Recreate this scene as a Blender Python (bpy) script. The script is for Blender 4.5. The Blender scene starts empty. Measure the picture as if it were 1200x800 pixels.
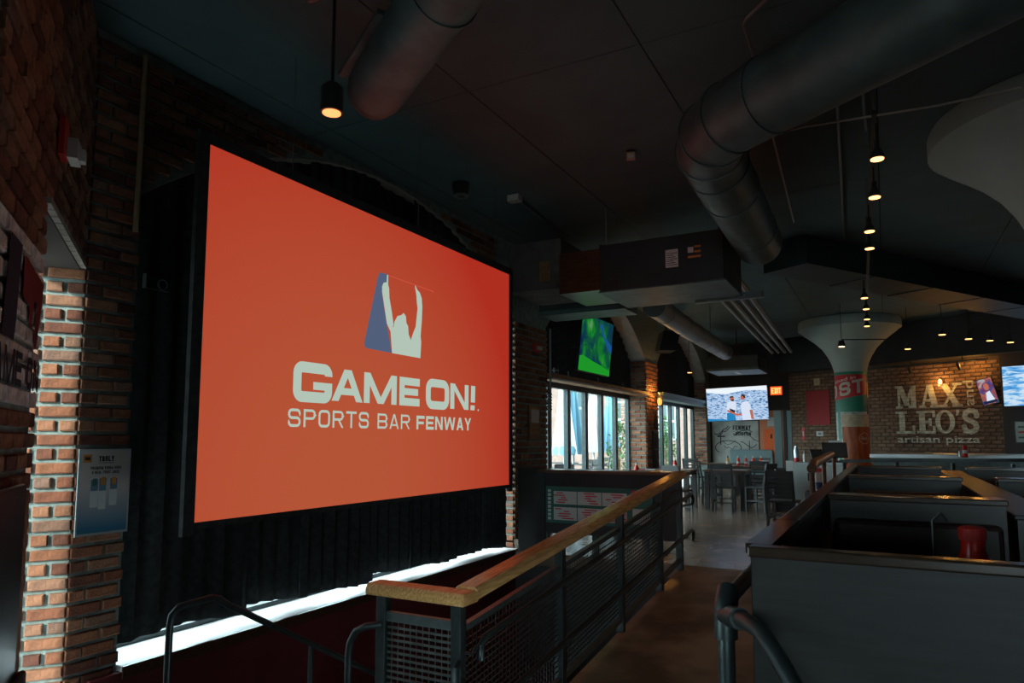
import bpy, math, random
from mathutils import Vector, Matrix
random.seed(7)
S = bpy.context.scene
COL = S.collection
PI = math.pi

# ------------------------------------------------------------------ camera
cd = bpy.data.cameras.new('camera'); cam = bpy.data.objects.new('camera', cd); COL.objects.link(cam)
cd.sensor_width = 36; cd.lens = 36 * 811 / 1200; cd.shift_y = 37 / 1200; cd.clip_start = .05; cd.clip_end = 200
cam.location = (0, 0, 1.35)
cam.rotation_euler = (math.radians(90 + 5.4237), 0, math.radians(28.265))
S.camera = cam

# ------------------------------------------------------------------ world, light, exposure
S.view_settings.view_transform = 'Standard'; S.view_settings.look = 'None'
S.view_settings.exposure = 0.0; S.view_settings.gamma = 1.0; S.view_settings.use_curve_mapping = False
w = bpy.data.worlds.new('overcast_sky'); S.world = w; w.use_nodes = True
bg = w.node_tree.nodes['Background']; bg.inputs[0].default_value = (.78, .94, 1.0, 1); bg.inputs[1].default_value = 8.0

def portal(name, loc, rot, sx, sy):
    l = bpy.data.lights.new(name, 'AREA'); l.shape = 'RECTANGLE'; l.size = sx; l.size_y = sy
    l.cycles.is_portal = True
    o = bpy.data.objects.new(name, l); COL.objects.link(o); o.location = loc; o.rotation_euler = rot
    return o
portal('window_portal', (-5.02, 11.9, 1.1), (0, -PI/2, 0), 2.3, 5.0)
portal('window_portal', (-5.02, 17.7, 1.1), (0, -PI/2, 0), 2.3, 4.9)
portal('window_portal', (1.85, -4.3, 1.35), (PI/2, 0, 0), 2.7, 2.1)
portal('window_portal', (-1.95, .59, 1.22), (PI/2, 0, math.atan2(-.589, .808)), 1.06, 2.05)
portal('window_portal', (-4.95, 5.66, 1.4), (0, -PI/2, 0), 3.1, 5.5)
portal('door_portal', (-4.59, 2.13, .99), (PI/2, 0, math.atan2(-.589, .808)), .38, 2.9)

sl_ = bpy.data.lights.new('hazy_sun', 'SUN'); sl_.energy = 6.0; sl_.angle = math.radians(4); sl_.color = (1, .93, .82)
so_ = bpy.data.objects.new('hazy_sun', sl_); COL.objects.link(so_); so_.location = (8, -10, 12)
so_.rotation_euler = (-Vector((.101, -.965, .40))).to_track_quat('-Z', 'Y').to_euler()

# ------------------------------------------------------------------ materials
MATS = {}
def mat(name, col, rough=.6, metal=0., noise=0., nscale=8., bump=0., bscale=60., spec=.5, stretch=None, col2=None):
    m = bpy.data.materials.new(name); m.use_nodes = True; nt = m.node_tree; N = nt.nodes; K = nt.links
    b = N['Principled BSDF']; b.inputs['Roughness'].default_value = rough; b.inputs['Metallic'].default_value = metal
    b.inputs['Specular IOR Level'].default_value = spec
    b.inputs['Base Color'].default_value = (*col, 1)
    if noise or bump:
        tc = N.new('ShaderNodeTexCoord'); mp = N.new('ShaderNodeMapping'); K.new(tc.outputs['Object'], mp.inputs[0])
        if stretch: mp.inputs['Scale'].default_value = stretch
        if noise:
            nz = N.new('ShaderNodeTexNoise'); nz.inputs['Scale'].default_value = nscale; nz.inputs['Detail'].default_value = 5
            K.new(mp.outputs[0], nz.inputs['Vector'])
            mx = N.new('ShaderNodeMix'); mx.data_type = 'RGBA'
            c2 = col2 or tuple(c * (1 - noise) for c in col); c1 = col if col2 else tuple(min(1, c * (1 + noise * .6)) for c in col)
            mx.inputs[6].default_value = (*c1, 1); mx.inputs[7].default_value = (*c2, 1)
            rp = N.new('ShaderNodeMapRange'); rp.inputs[1].default_value = .35; rp.inputs[2].default_value = .65
            K.new(nz.outputs[0], rp.inputs[0]); K.new(rp.outputs[0], mx.inputs[0]); K.new(mx.outputs[2], b.inputs['Base Color'])
        if bump:
            n2 = N.new('ShaderNodeTexNoise'); n2.inputs['Scale'].default_value = bscale; n2.inputs['Detail'].default_value = 4
            K.new(mp.outputs[0], n2.inputs['Vector'])
            bp = N.new('ShaderNodeBump'); bp.inputs['Strength'].default_value = bump; bp.inputs['Distance'].default_value = .01
            K.new(n2.outputs[0], bp.inputs['Height']); K.new(bp.outputs[0], b.inputs['Normal'])
    MATS[name] = m
    return m
def emis(name, col, strength=1.):
    m = bpy.data.materials.new(name); m.use_nodes = True; nt = m.node_tree
    nt.nodes.remove(nt.nodes['Principled BSDF']); e = nt.nodes.new('ShaderNodeEmission')
    e.inputs[0].default_value = (*col, 1); e.inputs[1].default_value = strength
    nt.links.new(e.outputs[0], nt.nodes['Material Output'].inputs[0]); MATS[name] = m
    return m
def emis_ramp(name, stops, scale, strength, stretch=(1, 1, 1), detail=6, dist=0.):
    m = emis(name, (1, 1, 1), strength); nt = m.node_tree; N = nt.nodes; K = nt.links
    e = [n for n in N if n.type == 'EMISSION'][0]
    tc = N.new('ShaderNodeTexCoord'); mp = N.new('ShaderNodeMapping'); mp.inputs['Scale'].default_value = stretch
    nz = N.new('ShaderNodeTexNoise'); nz.inputs['Scale'].default_value = scale; nz.inputs['Detail'].default_value = detail; nz.inputs['Distortion'].default_value = dist
    cr = N.new('ShaderNodeValToRGB'); el = cr.color_ramp.elements
    el[0].position, el[0].color = stops[0][0], (*stops[0][1], 1)
    el[1].position, el[1].color = stops[-1][0], (*stops[-1][1], 1)
    for p, c in stops[1:-1]:
        k = el.new(p); k.color = (*c, 1)
    K.new(tc.outputs['Object'], mp.inputs[0]); K.new(mp.outputs[0], nz.inputs['Vector']); K.new(nz.outputs[0], cr.inputs[0]); K.new(cr.outputs[0], e.inputs[0])
    return m
def brickmat(name, stops, island=False):
    m = mat(name, (.3, .1, .05), .9, bump=.6, bscale=45.); nt = m.node_tree; N = nt.nodes; K = nt.links
    b = N['Principled BSDF']
    if island: src = N.new('ShaderNodeNewGeometry').outputs['Random Per Island']
    else: src = N.new('ShaderNodeObjectInfo').outputs['Random']
    cr = N.new('ShaderNodeValToRGB'); el = cr.color_ramp.elements; cr.color_ramp.interpolation = 'LINEAR'
    el[0].position, el[0].color = stops[0][0], (*stops[0][1], 1); el[1].position, el[1].color = stops[-1][0], (*stops[-1][1], 1)
    for p, c in stops[1:-1]:
        k = el.new(p); k.color = (*c, 1)
    K.new(src, cr.inputs[0])
    tc = N.new('ShaderNodeTexCoord'); nz = N.new('ShaderNodeTexNoise'); nz.inputs['Scale'].default_value = 22; nz.inputs['Detail'].default_value = 5
    K.new(tc.outputs['Object'], nz.inputs['Vector'])
    mr = N.new('ShaderNodeMapRange'); mr.inputs[1].default_value = .3; mr.inputs[2].default_value = .7; mr.inputs[3].default_value = .65; mr.inputs[4].default_value = 1.25
    K.new(nz.outputs[0], mr.inputs[0])
    mx = N.new('ShaderNodeMix'); mx.data_type = 'RGBA'; mx.blend_type = 'MULTIPLY'; mx.inputs[0].default_value = 1
    K.new(cr.outputs[0], mx.inputs[6]); K.new(mr.outputs[0], mx.inputs[7]); K.new(mx.outputs[2], b.inputs['Base Color'])
    return m
def glassmat(name, tint=(.95, 1, 1)):
    m = bpy.data.materials.new(name); m.use_nodes = True; nt = m.node_tree; N = nt.nodes; K = nt.links
    N.remove(N['Principled BSDF'])
    t = N.new('ShaderNodeBsdfTransparent'); t.inputs[0].default_value = (*tint, 1)
    g = N.new('ShaderNodeBsdfGlossy'); g.inputs['Roughness'].default_value = .02
    mx = N.new('ShaderNodeMixShader'); mx.inputs[0].default_value = .05; K.new(t.outputs[0], mx.inputs[1]); K.new(g.outputs[0], mx.inputs[2])
    K.new(mx.outputs[0], N['Material Output'].inputs[0]); MATS[name] = m
    return m

BR = [(0, (.10, .036, .024)), (.25, (.22, .075, .038)), (.5, (.30, .115, .055)), (.75, (.34, .155, .085)), (1, (.19, .11, .08))]
BRP = [(0, (.74, .63, .56)), (.5, (.84, .73, .66)), (1, (.78, .67, .60))]
BRB = [(0, (.17, .10, .065)), (.4, (.24, .14, .09)), (.7, (.29, .175, .11)), (1, (.20, .125, .085))]
M_brick = brickmat('red_brick', BR); M_brick_i = brickmat('red_brick_field', BR, True)
M_brickp = brickmat('whitewashed_brick', BRP)
M_brickb = brickmat('brown_brick', BRB); M_brickb_i = brickmat('brown_brick_field', BRB, True)
M_brickx = brickmat('pale_patio_brick', [(0, (.26, .15, .12)), (.5, (.32, .2, .16)), (1, (.36, .28, .24))])
mat('mortar', (.24, .31, .29), .95, noise=.25, nscale=14, bump=.5)
mat('mortar_brown', (.10, .075, .055), .95, noise=.2, nscale=14)
mat('plaster', (.36, .33, .29), .9, noise=.15, nscale=5)
mat('sill_paint', (.82, .80, .80), .6, noise=.05)
mat('maroon_paint', (.20, .028, .036), .55, noise=.15, nscale=3)
mat('black_paint', (.030, .030, .032), .75, noise=.2, nscale=3)
mat('ceiling_paint', (.080, .132, .134), .75, noise=.12, nscale=2)
mat('ceiling_void', (.01, .01, .01), .9)
mat('drape', (.045, .049, .051), .95, noise=.3, nscale=20, spec=.1)
mat('concrete', (.23, .165, .12), .24, noise=.45, nscale=2.3, bump=.06, bscale=25)
mat('carpet', (.035, .02, .022), .95, noise=.3, nscale=30)
mat('steel_black', (.045, .06, .062), .38, .55, noise=.2, nscale=20)
mat('steel_grey', (.16, .20, .20), .4, .7, noise=.2, nscale=15)
mat('alum', (.42, .46, .46), .45, .5)
mat('wood_rail', (.84, .50, .20), .2, noise=.4, nscale=5, stretch=(14, 1.2, 14), col2=(.58, .28, .09))
mat('wood_dark', (.10, .045, .022), .28, noise=.4, nscale=6, stretch=(1, 8, 8))
mat('wood_beam', (.28, .13, .05), .6, noise=.4, nscale=5, stretch=(10, 1, 10))
mat('booth_black', (.022, .018, .017), .35, noise=.3, nscale=5)
mat('booth_grain', (.026, .026, .0255), .5, noise=.35, nscale=4, stretch=(1.5, 3, 14), col2=(.016, .016, .016))
mat('cap_dark', (.05, .032, .022), .2, noise=.3, nscale=6)
mat('vinyl', (.035, .015, .012), .4)
mat('chair_black', (.028, .030, .031), .35, noise=.2)
mat('duct_metal', (.070, .118, .120), .5, .25, noise=.25, nscale=6, bump=.25, bscale=14)
mat('duct_black', (.030, .046, .047), .55, .2, noise=.2, nscale=4)
mat('pipe_grey', (.20, .22, .22), .45, .3)
mat('white_plastic', (.62, .60, .55), .5)
mat('beige_plastic', (.55, .40, .22), .5)
mat('paper', (.66, .67, .65), .8)
mat('ink', (.03, .03, .035), .8)
mat('red_paint', (.55, .03, .025), .5)
mat('red_wash', (.26, .025, .025), .9)
mat('navy_wash', (.02, .028, .05), .9)
mat('ketchup', (.75, .03, .015), .25)
mat('green_paint', (.025, .13, .10), .6)
mat('score_white', (.55, .58, .56), .7)
mat('score_red', (.65, .03, .05), .7)
mat('pennant_red', (.40, .03, .035), .7)
mat('cream_ink', (.62, .58, .50), .7)
mat('column_cream', (.38, .46, .43), .75, noise=.08, nscale=2)
mat('column_green', (.02, .22, .14), .45)
mat('column_red', (.58, .02, .025), .45)
mat('column_white', (.70, .74, .70), .5, noise=.2, nscale=9, col2=(.25, .45, .36))
mat('beer_amber', (.50, .13, .025), .35, noise=.35, nscale=5, stretch=(3, 3, .7), col2=(.32, .055, .02))
mat('beer_foam', (.62, .52, .36), .6, noise=.2, nscale=10)
mat('navy', (.02, .04, .14), .45)
mat('gold', (.65, .35, .05), .4)
mat('orange_paint', (.95, .16, .03), .5)
mat('orange_pale', (.75, .27, .14), .6)
mat('teal_grey', (.16, .24, .25), .5)
mat('counter_white', (.55, .58, .57), .5)
mat('steel_bright', (.55, .6, .62), .3, .8)
mat('black_plastic', (.02, .02, .021), .3)
mat('mural_paper', (.42, .44, .41), .8, noise=.5, nscale=3.2, col2=(.62, .64, .60))
mat('poster_white', (.50, .44, .42), .55)
mat('poster_blue', (.05, .20, .30), .5)
mat('poster_mid', (.28, .36, .42), .5)
mat('orange_ink', (.6, .22, .03), .5)
mat('blue_glass_ink', (.10, .20, .28), .5)
mat('patio_concrete', (.30, .28, .26), .9, noise=.15)
mat('patio_facade', (.20, .145, .125), .9, noise=.15, nscale=4)
mat('patio_window', (.03, .065, .075), .6)
mat('umbrella_white', (.40, .44, .46), .8)
mat('umbrella_blue', (.11, .26, .36), .8)
mat('leaf', (.055, .16, .04), .6, noise=.4, nscale=8)
mat('patio_black', (.022, .03, .034), .5)
mat('wall_dark', (.05, .045, .042), .8)
glassmat('glass')
mat('bulkhead_grey', (.11, .10, .09), .85, noise=.35, nscale=4)
# worn wall lettering: paint lost along the mortar courses
def wornpaint(name, c1, c2):
    m = mat(name, c1, .9, noise=.6, nscale=10, col2=c2); nt = m.node_tree; N = nt.nodes; K = nt.links
    tc = N.new('ShaderNodeTexCoord'); sp = N.new('ShaderNodeSeparateXYZ'); K.new(tc.outputs['Object'], sp.inputs[0])
    md = N.new('ShaderNodeMath'); md.operation = 'PINGPONG'; md.inputs[1].default_value = .0385; K.new(sp.outputs[2], md.inputs[0])
    gt = N.new('ShaderNodeMath'); gt.operation = 'LESS_THAN'; gt.inputs[1].default_value = .007; K.new(md.outputs[0], gt.inputs[0])
    b = N['Principled BSDF']; old = b.inputs['Base Color'].links[0].from_socket
    mx = N.new('ShaderNodeMix'); mx.data_type = 'RGBA'; K.new(gt.outputs[0], mx.inputs[0]); K.new(old, mx.inputs[6]); mx.inputs[7].default_value = (*c2, 1)
    K.new(mx.outputs[2], b.inputs['Base Color'])
    return m
wornpaint('wall_letter', (.74, .79, .66), (.42, .40, .31))
M = MATS

# ------------------------------------------------------------------ mesh helpers
class MB:
    def __init__(s): s.v = []; s.f = []
    def add(s, vs, fs):
        n = len(s.v); s.v += [tuple(x) for x in vs]; s.f += [tuple(i + n for i in q) for q in fs]; return s
    def box(s, x0, x1, y0, y1, z0, z1):
        return s.add([(x0,y0,z0),(x1,y0,z0),(x1,y1,z0),(x0,y1,z0),(x0,y0,z1),(x1,y0,z1),(x1,y1,z1),(x0,y1,z1)],
                     [(3,2,1,0),(4,5,6,7),(0,1,5,4),(1,2,6,5),(2,3,7,6),(3,0,4,7)])
    def hexa(s, o, a, b, c):
        o, a, b, c = Vector(o), Vector(a), Vector(b), Vector(c)
        return s.add([o, o+a, o+a+b, o+b, o+c, o+a+c, o+a+b+c, o+b+c], [(3,2,1,0),(4,5,6,7),(0,1,5,4),(1,2,6,5),(2,3,7,6),(3,0,4,7)])
    def bar(s, p, q, w, h, up=(0, 0, 1)):
        p, q = Vector(p), Vector(q); d = q - p; up = Vector(up)
        r = d.cross(up)
        if r.length < 1e-6: r = d.cross(Vector((1, 0, 0)))
        r.normalize(); k = r.cross(d).normalized()
        return s.hexa(p - r*w/2 - k*h/2, r*w, d, k*h)
    def tube(s, pts, r, n=8, cap=True):
        P = [Vector(p) for p in pts]; R = r if isinstance(r, (list, tuple)) else [r]*len(P)
        prev = None; base = len(s.v); vs = []
        for i, p in enumerate(P):
            d = (P[min(i+1, len(P)-1)] - P[max(i-1, 0)]).normalized()
            if prev is None:
                a = d.cross(Vector((0, 0, 1)))
                if a.length < 1e-3: a = d.cross(Vector((1, 0, 0)))
            else: a = prev - d * prev.dot(d)
            a.normalize(); prev = a; b = d.cross(a)
            for k in range(n):
                t = 2*PI*k/n; vs.append(p + (a*math.cos(t) + b*math.sin(t))*R[i])
        fs = []
        for i in range(len(P)-1):
            for k in range(n):
                k2 = (k+1) % n; fs.append((i*n+k, i*n+k2, (i+1)*n+k2, (i+1)*n+k))
        if cap: fs.append(tuple(range(n-1, -1, -1))); fs.append(tuple((len(P)-1)*n + k for k in range(n)))
        return s.add(vs, fs)
    def lathe(s, prof, n=24, c=(0, 0, 0), cap=True):
        vs = []; fs = []
        for r, z in prof:
            for k in range(n):
                t = 2*PI*k/n; vs.append((c[0]+r*math.cos(t), c[1]+r*math.sin(t), c[2]+z))
        for i in range(len(prof)-1):
            for k in range(n):
                k2 = (k+1) % n; fs.append((i*n+k, i*n+k2, (i+1)*n+k2, (i+1)*n+k))
        if cap: fs.append(tuple(range(n-1, -1, -1))); fs.append(tuple((len(prof)-1)*n+k for k in range(n)))
        return s.add(vs, fs)
    def plan(s, poly, z0, z1):
        n = len(poly)
        return s.add([(x, y, z0) for x, y in poly] + [(x, y, z1) for x, y in poly],
                     [tuple(range(n-1, -1, -1)), tuple(range(n, 2*n))] + [(i, (i+1) % n, n+(i+1) % n, n+i) for i in range(n)])
    def poly(s, pts): return s.add(pts, [tuple(range(len(pts)))])
    def ext(s, pts, d):
        d = Vector(d); n = len(pts); P = [Vector(p) for p in pts]
        return s.add(P + [p + d for p in P], [tuple(range(n-1, -1, -1)), tuple(range(n, 2*n))] + [(i, (i+1) % n, n+(i+1) % n, n+i) for i in range(n)])
    def build(s, name, m, parent=None, smooth=False, bevel=0, W=False):
        me = bpy.data.meshes.new(name); me.from_pydata(s.v, [], s.f); me.validate(); me.update()
        me.materials.append(M[m] if isinstance(m, str) else m)
        if smooth:
            me.polygons.foreach_set('use_smooth', [True]*len(me.polygons))
            me.set_sharp_from_angle(angle=math.radians(40))
        o = bpy.data.objects.new(name, me); COL.objects.link(o)
        if parent:
            o.parent = parent
            if W: o.location = -Vector(parent.location)
        if bevel:
            b = o.modifiers.new('bevel', 'BEVEL'); b.width = bevel; b.segments = 2; b.limit_method = 'ANGLE'
        return o
def mb(): return MB()
def tag(o, label, cat, group=None):
    o['label'] = label; o['category'] = cat
    if group: o['group'] = group
    return o
def thing(name, label, cat, loc=(0, 0, 0), rz=0, group=None):
    o = bpy.data.objects.new(name, None); COL.objects.link(o); o.location = loc; o.rotation_euler = (0, 0, rz); o.empty_display_size = .1
    return tag(o, label, cat, group)
def struct(o): o['kind'] = 'structure'; return o
def copy_tree(o, parent=None):
    c = o.copy(); COL.objects.link(c); c.parent = parent
    for ch in list(o.children): copy_tree(ch, c)
    return c
def rbox(cx, cy, cz, sx, sy, sz): return mb().box(cx-sx/2, cx+sx/2, cy-sy/2, cy+sy/2, cz-sz/2, cz+sz/2)
def arcpts(c, r, a0, a1, n, ax, ay):
    c, ax, ay = Vector(c), Vector(ax), Vector(ay)
    return [c + ax*r*math.cos(a0+(a1-a0)*i/n) + ay*r*math.sin(a0+(a1-a0)*i/n) for i in range(n+1)]

# ---- flat lettering ---------------------------------------------------------
def para(x0, y0, x1, y1, hw): return [(x0, y0), (x0+hw, y0), (x1+hw, y1), (x1, y1)]
def rect(x0, y0, x1, y1): return [(x0, y0), (x1, y0), (x1, y1), (x0, y1)]
def stroke(pts, t):
    P = [Vector(p) for p in pts]; L = []; R = []
    for i, p in enumerate(P):
        d0 = (p - P[i-1]).normalized() if i else None
        d1 = (P[i+1] - p).normalized() if i < len(P)-1 else None
        d0 = d0 or d1; d1 = d1 or d0
        m = (d0 + d1).normalized(); nrm = Vector((-m.y, m.x)); c = max(.5, nrm.dot(Vector((-d0.y, d0.x))))
        L.append(p + nrm*t/2/c); R.append(p - nrm*t/2/c)
    return [[tuple(R[i]), tuple(R[i+1]), tuple(L[i+1]), tuple(L[i])] for i in range(len(P)-1)]
def corner(cx, cy, r, a0, a1, n=5): return [(cx + r*math.cos(math.radians(a0+(a1-a0)*i/n)), cy + r*math.sin(math.radians(a0+(a1-a0)*i/n))) for i in range(n+1)]
def glyph(ch, w, t):
    """square sans capital in a w x 1 box, stroke t; list of polygons"""
    h = t/2; x0, x1, y0, y1 = h, w-h, h, 1-h; r = min(.22, (w-t)/2.2, .3); ym = .5
    if ch == 'O' or ch == '0':
        p = corner(x1-r, y1-r, r, 0, 90) + corner(x0+r, y1-r, r, 90, 180) + corner(x0+r, y0+r, r, 180, 270) + corner(x1-r, y0+r, r, 270, 360)
        return stroke(p + [p[0], p[1]], t)
    if ch in 'GC': r = min(r, .155)
    if ch == 'G':
        return stroke([(x1, .69)] + corner(x1-r, y1-r, r, 0, 90) + corner(x0+r, y1-r, r, 90, 180) + corner(x0+r, y0+r, r, 180, 270) + corner(x1-r, y0+r, r, 270, 360) + [(x1, .50)], t) + [rect(w*.50, .52-t*.72, w, .52)]
    if ch == 'C':
        return stroke([(x1, .68)] + corner(x1-r, y1-r, r, 0, 90) + corner(x0+r, y1-r, r, 90, 180) + corner(x0+r, y0+r, r, 180, 270) + corner(x1-r, y0+r, r, 270, 360) + [(x1, .32)], t)
    if ch == 'S':
        q = (1-t)/4*.95
        return stroke([(x1, .74), (x1, y1-q)] + corner(x1-q, y1-q, q, 0, 90)[1:] + corner(x0+q, y1-q, q, 90, 180) + corner(x0+q, .5+q, q, 180, 270) + corner(x1-q, .5-q, q, 90, 0) + corner(x1-q, y0+q, q, 0, -90) + corner(x0+q, y0+q, q, 270, 180) + [(x0, .26)], t)
    hw = t*1.06
    if ch == 'A': return [para(0, 0, w/2-hw*.55, 1, hw), para(w-hw, 0, w/2-hw*.45, 1, hw), rect(w*.22, .2, w*.78, .2+t*.75)]
    if ch == 'M': return [rect(0, 0, t, 1), rect(w-t, 0, w, 1), para(w/2-hw/2, 0, 0, 1, hw), para(w/2-hw/2, 0, w-hw, 1, hw)]
    if ch == 'W': return [para(w*.22-hw*.4, 0, 0, 1, hw*.95), para(w*.22-hw*.4, 0, w*.5-hw/2, 1, hw*.95), para(w*.78-hw*.6, 0, w*.5-hw/2, 1, hw*.95), para(w*.78-hw*.6, 0, w-hw, 1, hw*.95)]
    if ch == 'N': return [rect(0, 0, t, 1), rect(w-t, 0, w, 1), para(w-hw*1.05, 0, 0, 1, hw*1.05)]
    if ch == 'E': return [rect(0, 0, t, 1), rect(0, 0, w, t*.95), rect(0, 1-t*.95, w, 1), rect(0, .5-t*.42, w*.92, .5+t*.42)]
    if ch == 'F': return [rect(0, 0, t, 1), rect(0, 1-t*.95, w, 1), rect(0, .48-t*.42, w*.9, .48+t*.42)]
    if ch == 'T': return [rect(w/2-t/2, 0, w/2+t/2, 1), rect(0, 1-t*.95, w, 1)]
    if ch == 'L': return [rect(0, 0, t, 1), rect(0, 0, w, t*.95)]
    if ch == 'I': return [rect(w/2-t/2, 0, w/2+t/2, 1)]
    if ch == 'U': return stroke([(x0, 1), (x0, y0+r)] + corner(x0+r, y0+r, r, 180, 270)[1:] + corner(x1-r, y0+r, r, 270, 360) + [(x1, 1)], t)
    if ch == 'V': return [para(w/2-hw/2, 0, 0, 1, hw), para(w/2-hw/2, 0, w-hw, 1, hw)]
    if ch == 'K': return [rect(0, 0, t, 1), para(t*.8, .42, w-hw, 1, hw), para(w-hw, 0, w*.35, .6, hw)]
    if ch == 'D': return [rect(0, 0, t, 1)] + stroke([(h, y1)] + corner(x1-r, y1-r, r, 90, 0) + corner(x1-r, y0+r, r, 0, -90) + [(h, y0)], t)
    if ch == 'J': return stroke([(x1, 1), (x1, y0+r)] + corner(x1-r, y0+r, r, 0, -90)[1:] + corner(x0+r, y0+r, r, 270, 180), t)
    if ch == 'X': return [para(0, 0, w-hw, 1, hw), para(w-hw, 0, 0, 1, hw)]
    if ch == 'Y': return [para(w/2-hw/2, .42, 0, 1, hw), para(w/2-hw/2, .42, w-hw, 1, hw), rect(w/2-t/2, 0, w/2+t/2, .44)]
    if ch in 'PRB':
        q = (.5-t*.4)/2; top = stroke([(t*.5, y1)] + corner(x1-q, y1-q, q, 90, 0) + corner(x1-q, y1-2*q+q, q, 0, -90) + [(t*.5, y1-2*q)], t*.92)
        o = [rect(0, 0, t, 1)] + top
        if ch == 'R': o.append(para(w-hw, 0, w*.45, .48, hw))
        if ch == 'B':
            q2 = (y1-2*q-y0)/2
            o += stroke([(t*.5, y1-2*q)] + corner(x1-q2, y0+q2, q2, 90, 0) + corner(x1-q2, y0+q2, q2, 0, -90) + [(t*.5, y0)], t*.92)
        return o
    if ch == '!': return [rect(0, .32, w, 1), rect(0, 0, w, .20)]
    return []
def put_curved(m, polys, fn, n=6):
    for p in polys:
        if len(p) != 4: m.poly([fn(x, y) for x, y in p]); continue
        a, b, c, d = [Vector(q) for q in p]
        for i in range(n):
            for j in range(n):
                q = lambda u_, v_: (a*(1-u_)+b*u_)*(1-v_) + (d*(1-u_)+c*u_)*v_
                m.poly([fn(*q(i/n, j/n)), fn(*q((i+1)/n, j/n)), fn(*q((i+1)/n, (j+1)/n)), fn(*q(i/n, (j+1)/n))])
def put(m, polys, fn):
    for p in polys: m.poly([fn(x, y) for x, y in p])
def plane_fn(o, ux, uz=(0, 0, 1)):
    o, ux, uz = Vector(o), Vector(ux).normalized(), Vector(uz).normalized()
    return lambda x, y: o + ux*x + uz*y
def word(m, s, fn, x, y, h, w, t, gap=.14):
    """word s across width w with cap height h"""
    rel = {'I': .3, 'M': 1.25, 'W': 1.35, ' ': .4, '!': .26}
    tot = sum(rel.get(c, .85) for c in s) + gap*(len(s)-1); k = w/tot; cx = x
    for c in s:
        cw = rel.get(c, .85)*k
        if c != ' ':
            put(m, glyph(c, cw/h, t), lambda a, b, cx=cx: fn(cx + a*h, y + b*h))
        cx += cw + gap*k
def ftext(s, fn, x, y, h, w, bold=.0, m=None):
    """built-in font, scaled to a w x h box"""
    c = bpy.data.curves.new('t', 'FONT'); c.body = s; c.offset = bold; c.resolution_u = 3
    o = bpy.data.objects.new('t', c); COL.objects.link(o); dg = bpy.context.evaluated_depsgraph_get()
    me = bpy.data.meshes.new_from_object(o.evaluated_get(dg)); m = m or mb()
    xs = [v.co.x for v in me.vertices]; ys = [v.co.y for v in me.vertices]
    a, b, cc, d = min(xs), max(xs), min(ys), max(ys)
    m.add([fn(x + (v.co.x-a)/(b-a)*w, y + (v.co.y-cc)/(d-cc)*h) for v in me.vertices], [tuple(p.vertices) for p in me.polygons])
    bpy.data.objects.remove(o); bpy.data.meshes.remove(me); bpy.data.curves.remove(c)
    return m

# ---- bricks -----------------------------------------------------------------
def brick_mesh(name, m, L, seed):
    rnd = random.Random(seed); H = .063; D = .024; c = .006
    j = lambda: rnd.uniform(-.0035, .0035)
    b = [(-L/2, 0, -H/2), (L/2, 0, -H/2), (L/2, 0, H/2), (-L/2, 0, H/2)]
    s1 = [(x+j(), -D+c, z+j()*.6) for x, _, z in b]
    s2 = [(x*(1-2*c/L)+j(), -D+j()*.6, z*(1-2*c/H)+j()*.5) for x, _, z in b]
    me = bpy.data.meshes.new(name)
    me.from_pydata(b+s1+s2, [], [(0,1,5,4),(1,2,6,5),(2,3,7,6),(3,0,4,7),(4,5,9,8),(5,6,10,9),(6,7,11,10),(7,4,8,11),(8,9,10,11)])
    me.materials.append(m); return me
BM = {}
def bmeshes(m, L):
    k = (m.name, L)
    if k not in BM: BM[k] = [brick_mesh('brick', m, L, 31*i+7) for i in range(4)]
    return BM[k]
def bricks(parent, o, ux, W, z0, z1, m, m_i, key=None, lim=300, clip=None, english=False, alt=None, out=None, course=.088):
    """running bond on the vertical plane at o along ux; out = outward normal"""
    o = Vector(o); ux = Vector(ux).normalized(); nrm = Vector(out) if out else Vector((0, 0, 1)).cross(ux) * -1
    nrm.normalize(); items = []
    row = 0; z = z0 + course/2
    while z < z1 - course*.4:
        if english and row % 2: step, L = .116, .088
        else: step, L = .218, .201
        x = 0 if (row % 2 == 0 or english) else -step/2
        while x < W - .02:
            a, b = max(x, 0), min(x+L, W)
            if b - a > .03 and (clip is None or clip((a+b)/2, z)): items.append(((a+b)/2, z, b-a, L))
            x += step
        row += 1; z += course
    if key: items.sort(key=lambda q: key(q[0], q[1]))
    rot = Matrix((ux, -nrm, Vector((0, 0, 1)))).transposed()
    if rot.determinant() < 0: rot = Matrix((-ux, -nrm, Vector((0, 0, 1)))).transposed()
    R4 = rot.to_4x4()
    for u_, z, ln, L in items[:lim]:
        mm = alt(u_, z) if alt else None
        ob = bpy.data.objects.new('brick', random.choice(bmeshes(mm or m, L))); COL.objects.link(ob); ob.parent = parent
        ob.matrix_world = Matrix.Translation(o + ux*u_ + Vector((0, 0, z-o.z))) @ R4 @ Matrix.Diagonal((ln/L, random.uniform(.8, 1.1), 1, 1))
    if len(items) > lim:
        f = mb()
        for u_, z, ln, L in items[lim:]:
            c = o + ux*u_; c.z = z
            f.hexa(c - ux*ln/2 - Vector((0, 0, .0315)), ux*ln, Vector((0, 0, .063)), nrm*.02*random.uniform(.8, 1.1))
        fo = f.build('brick_field', m_i, parent); fo['kind'] = 'stuff'

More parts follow.
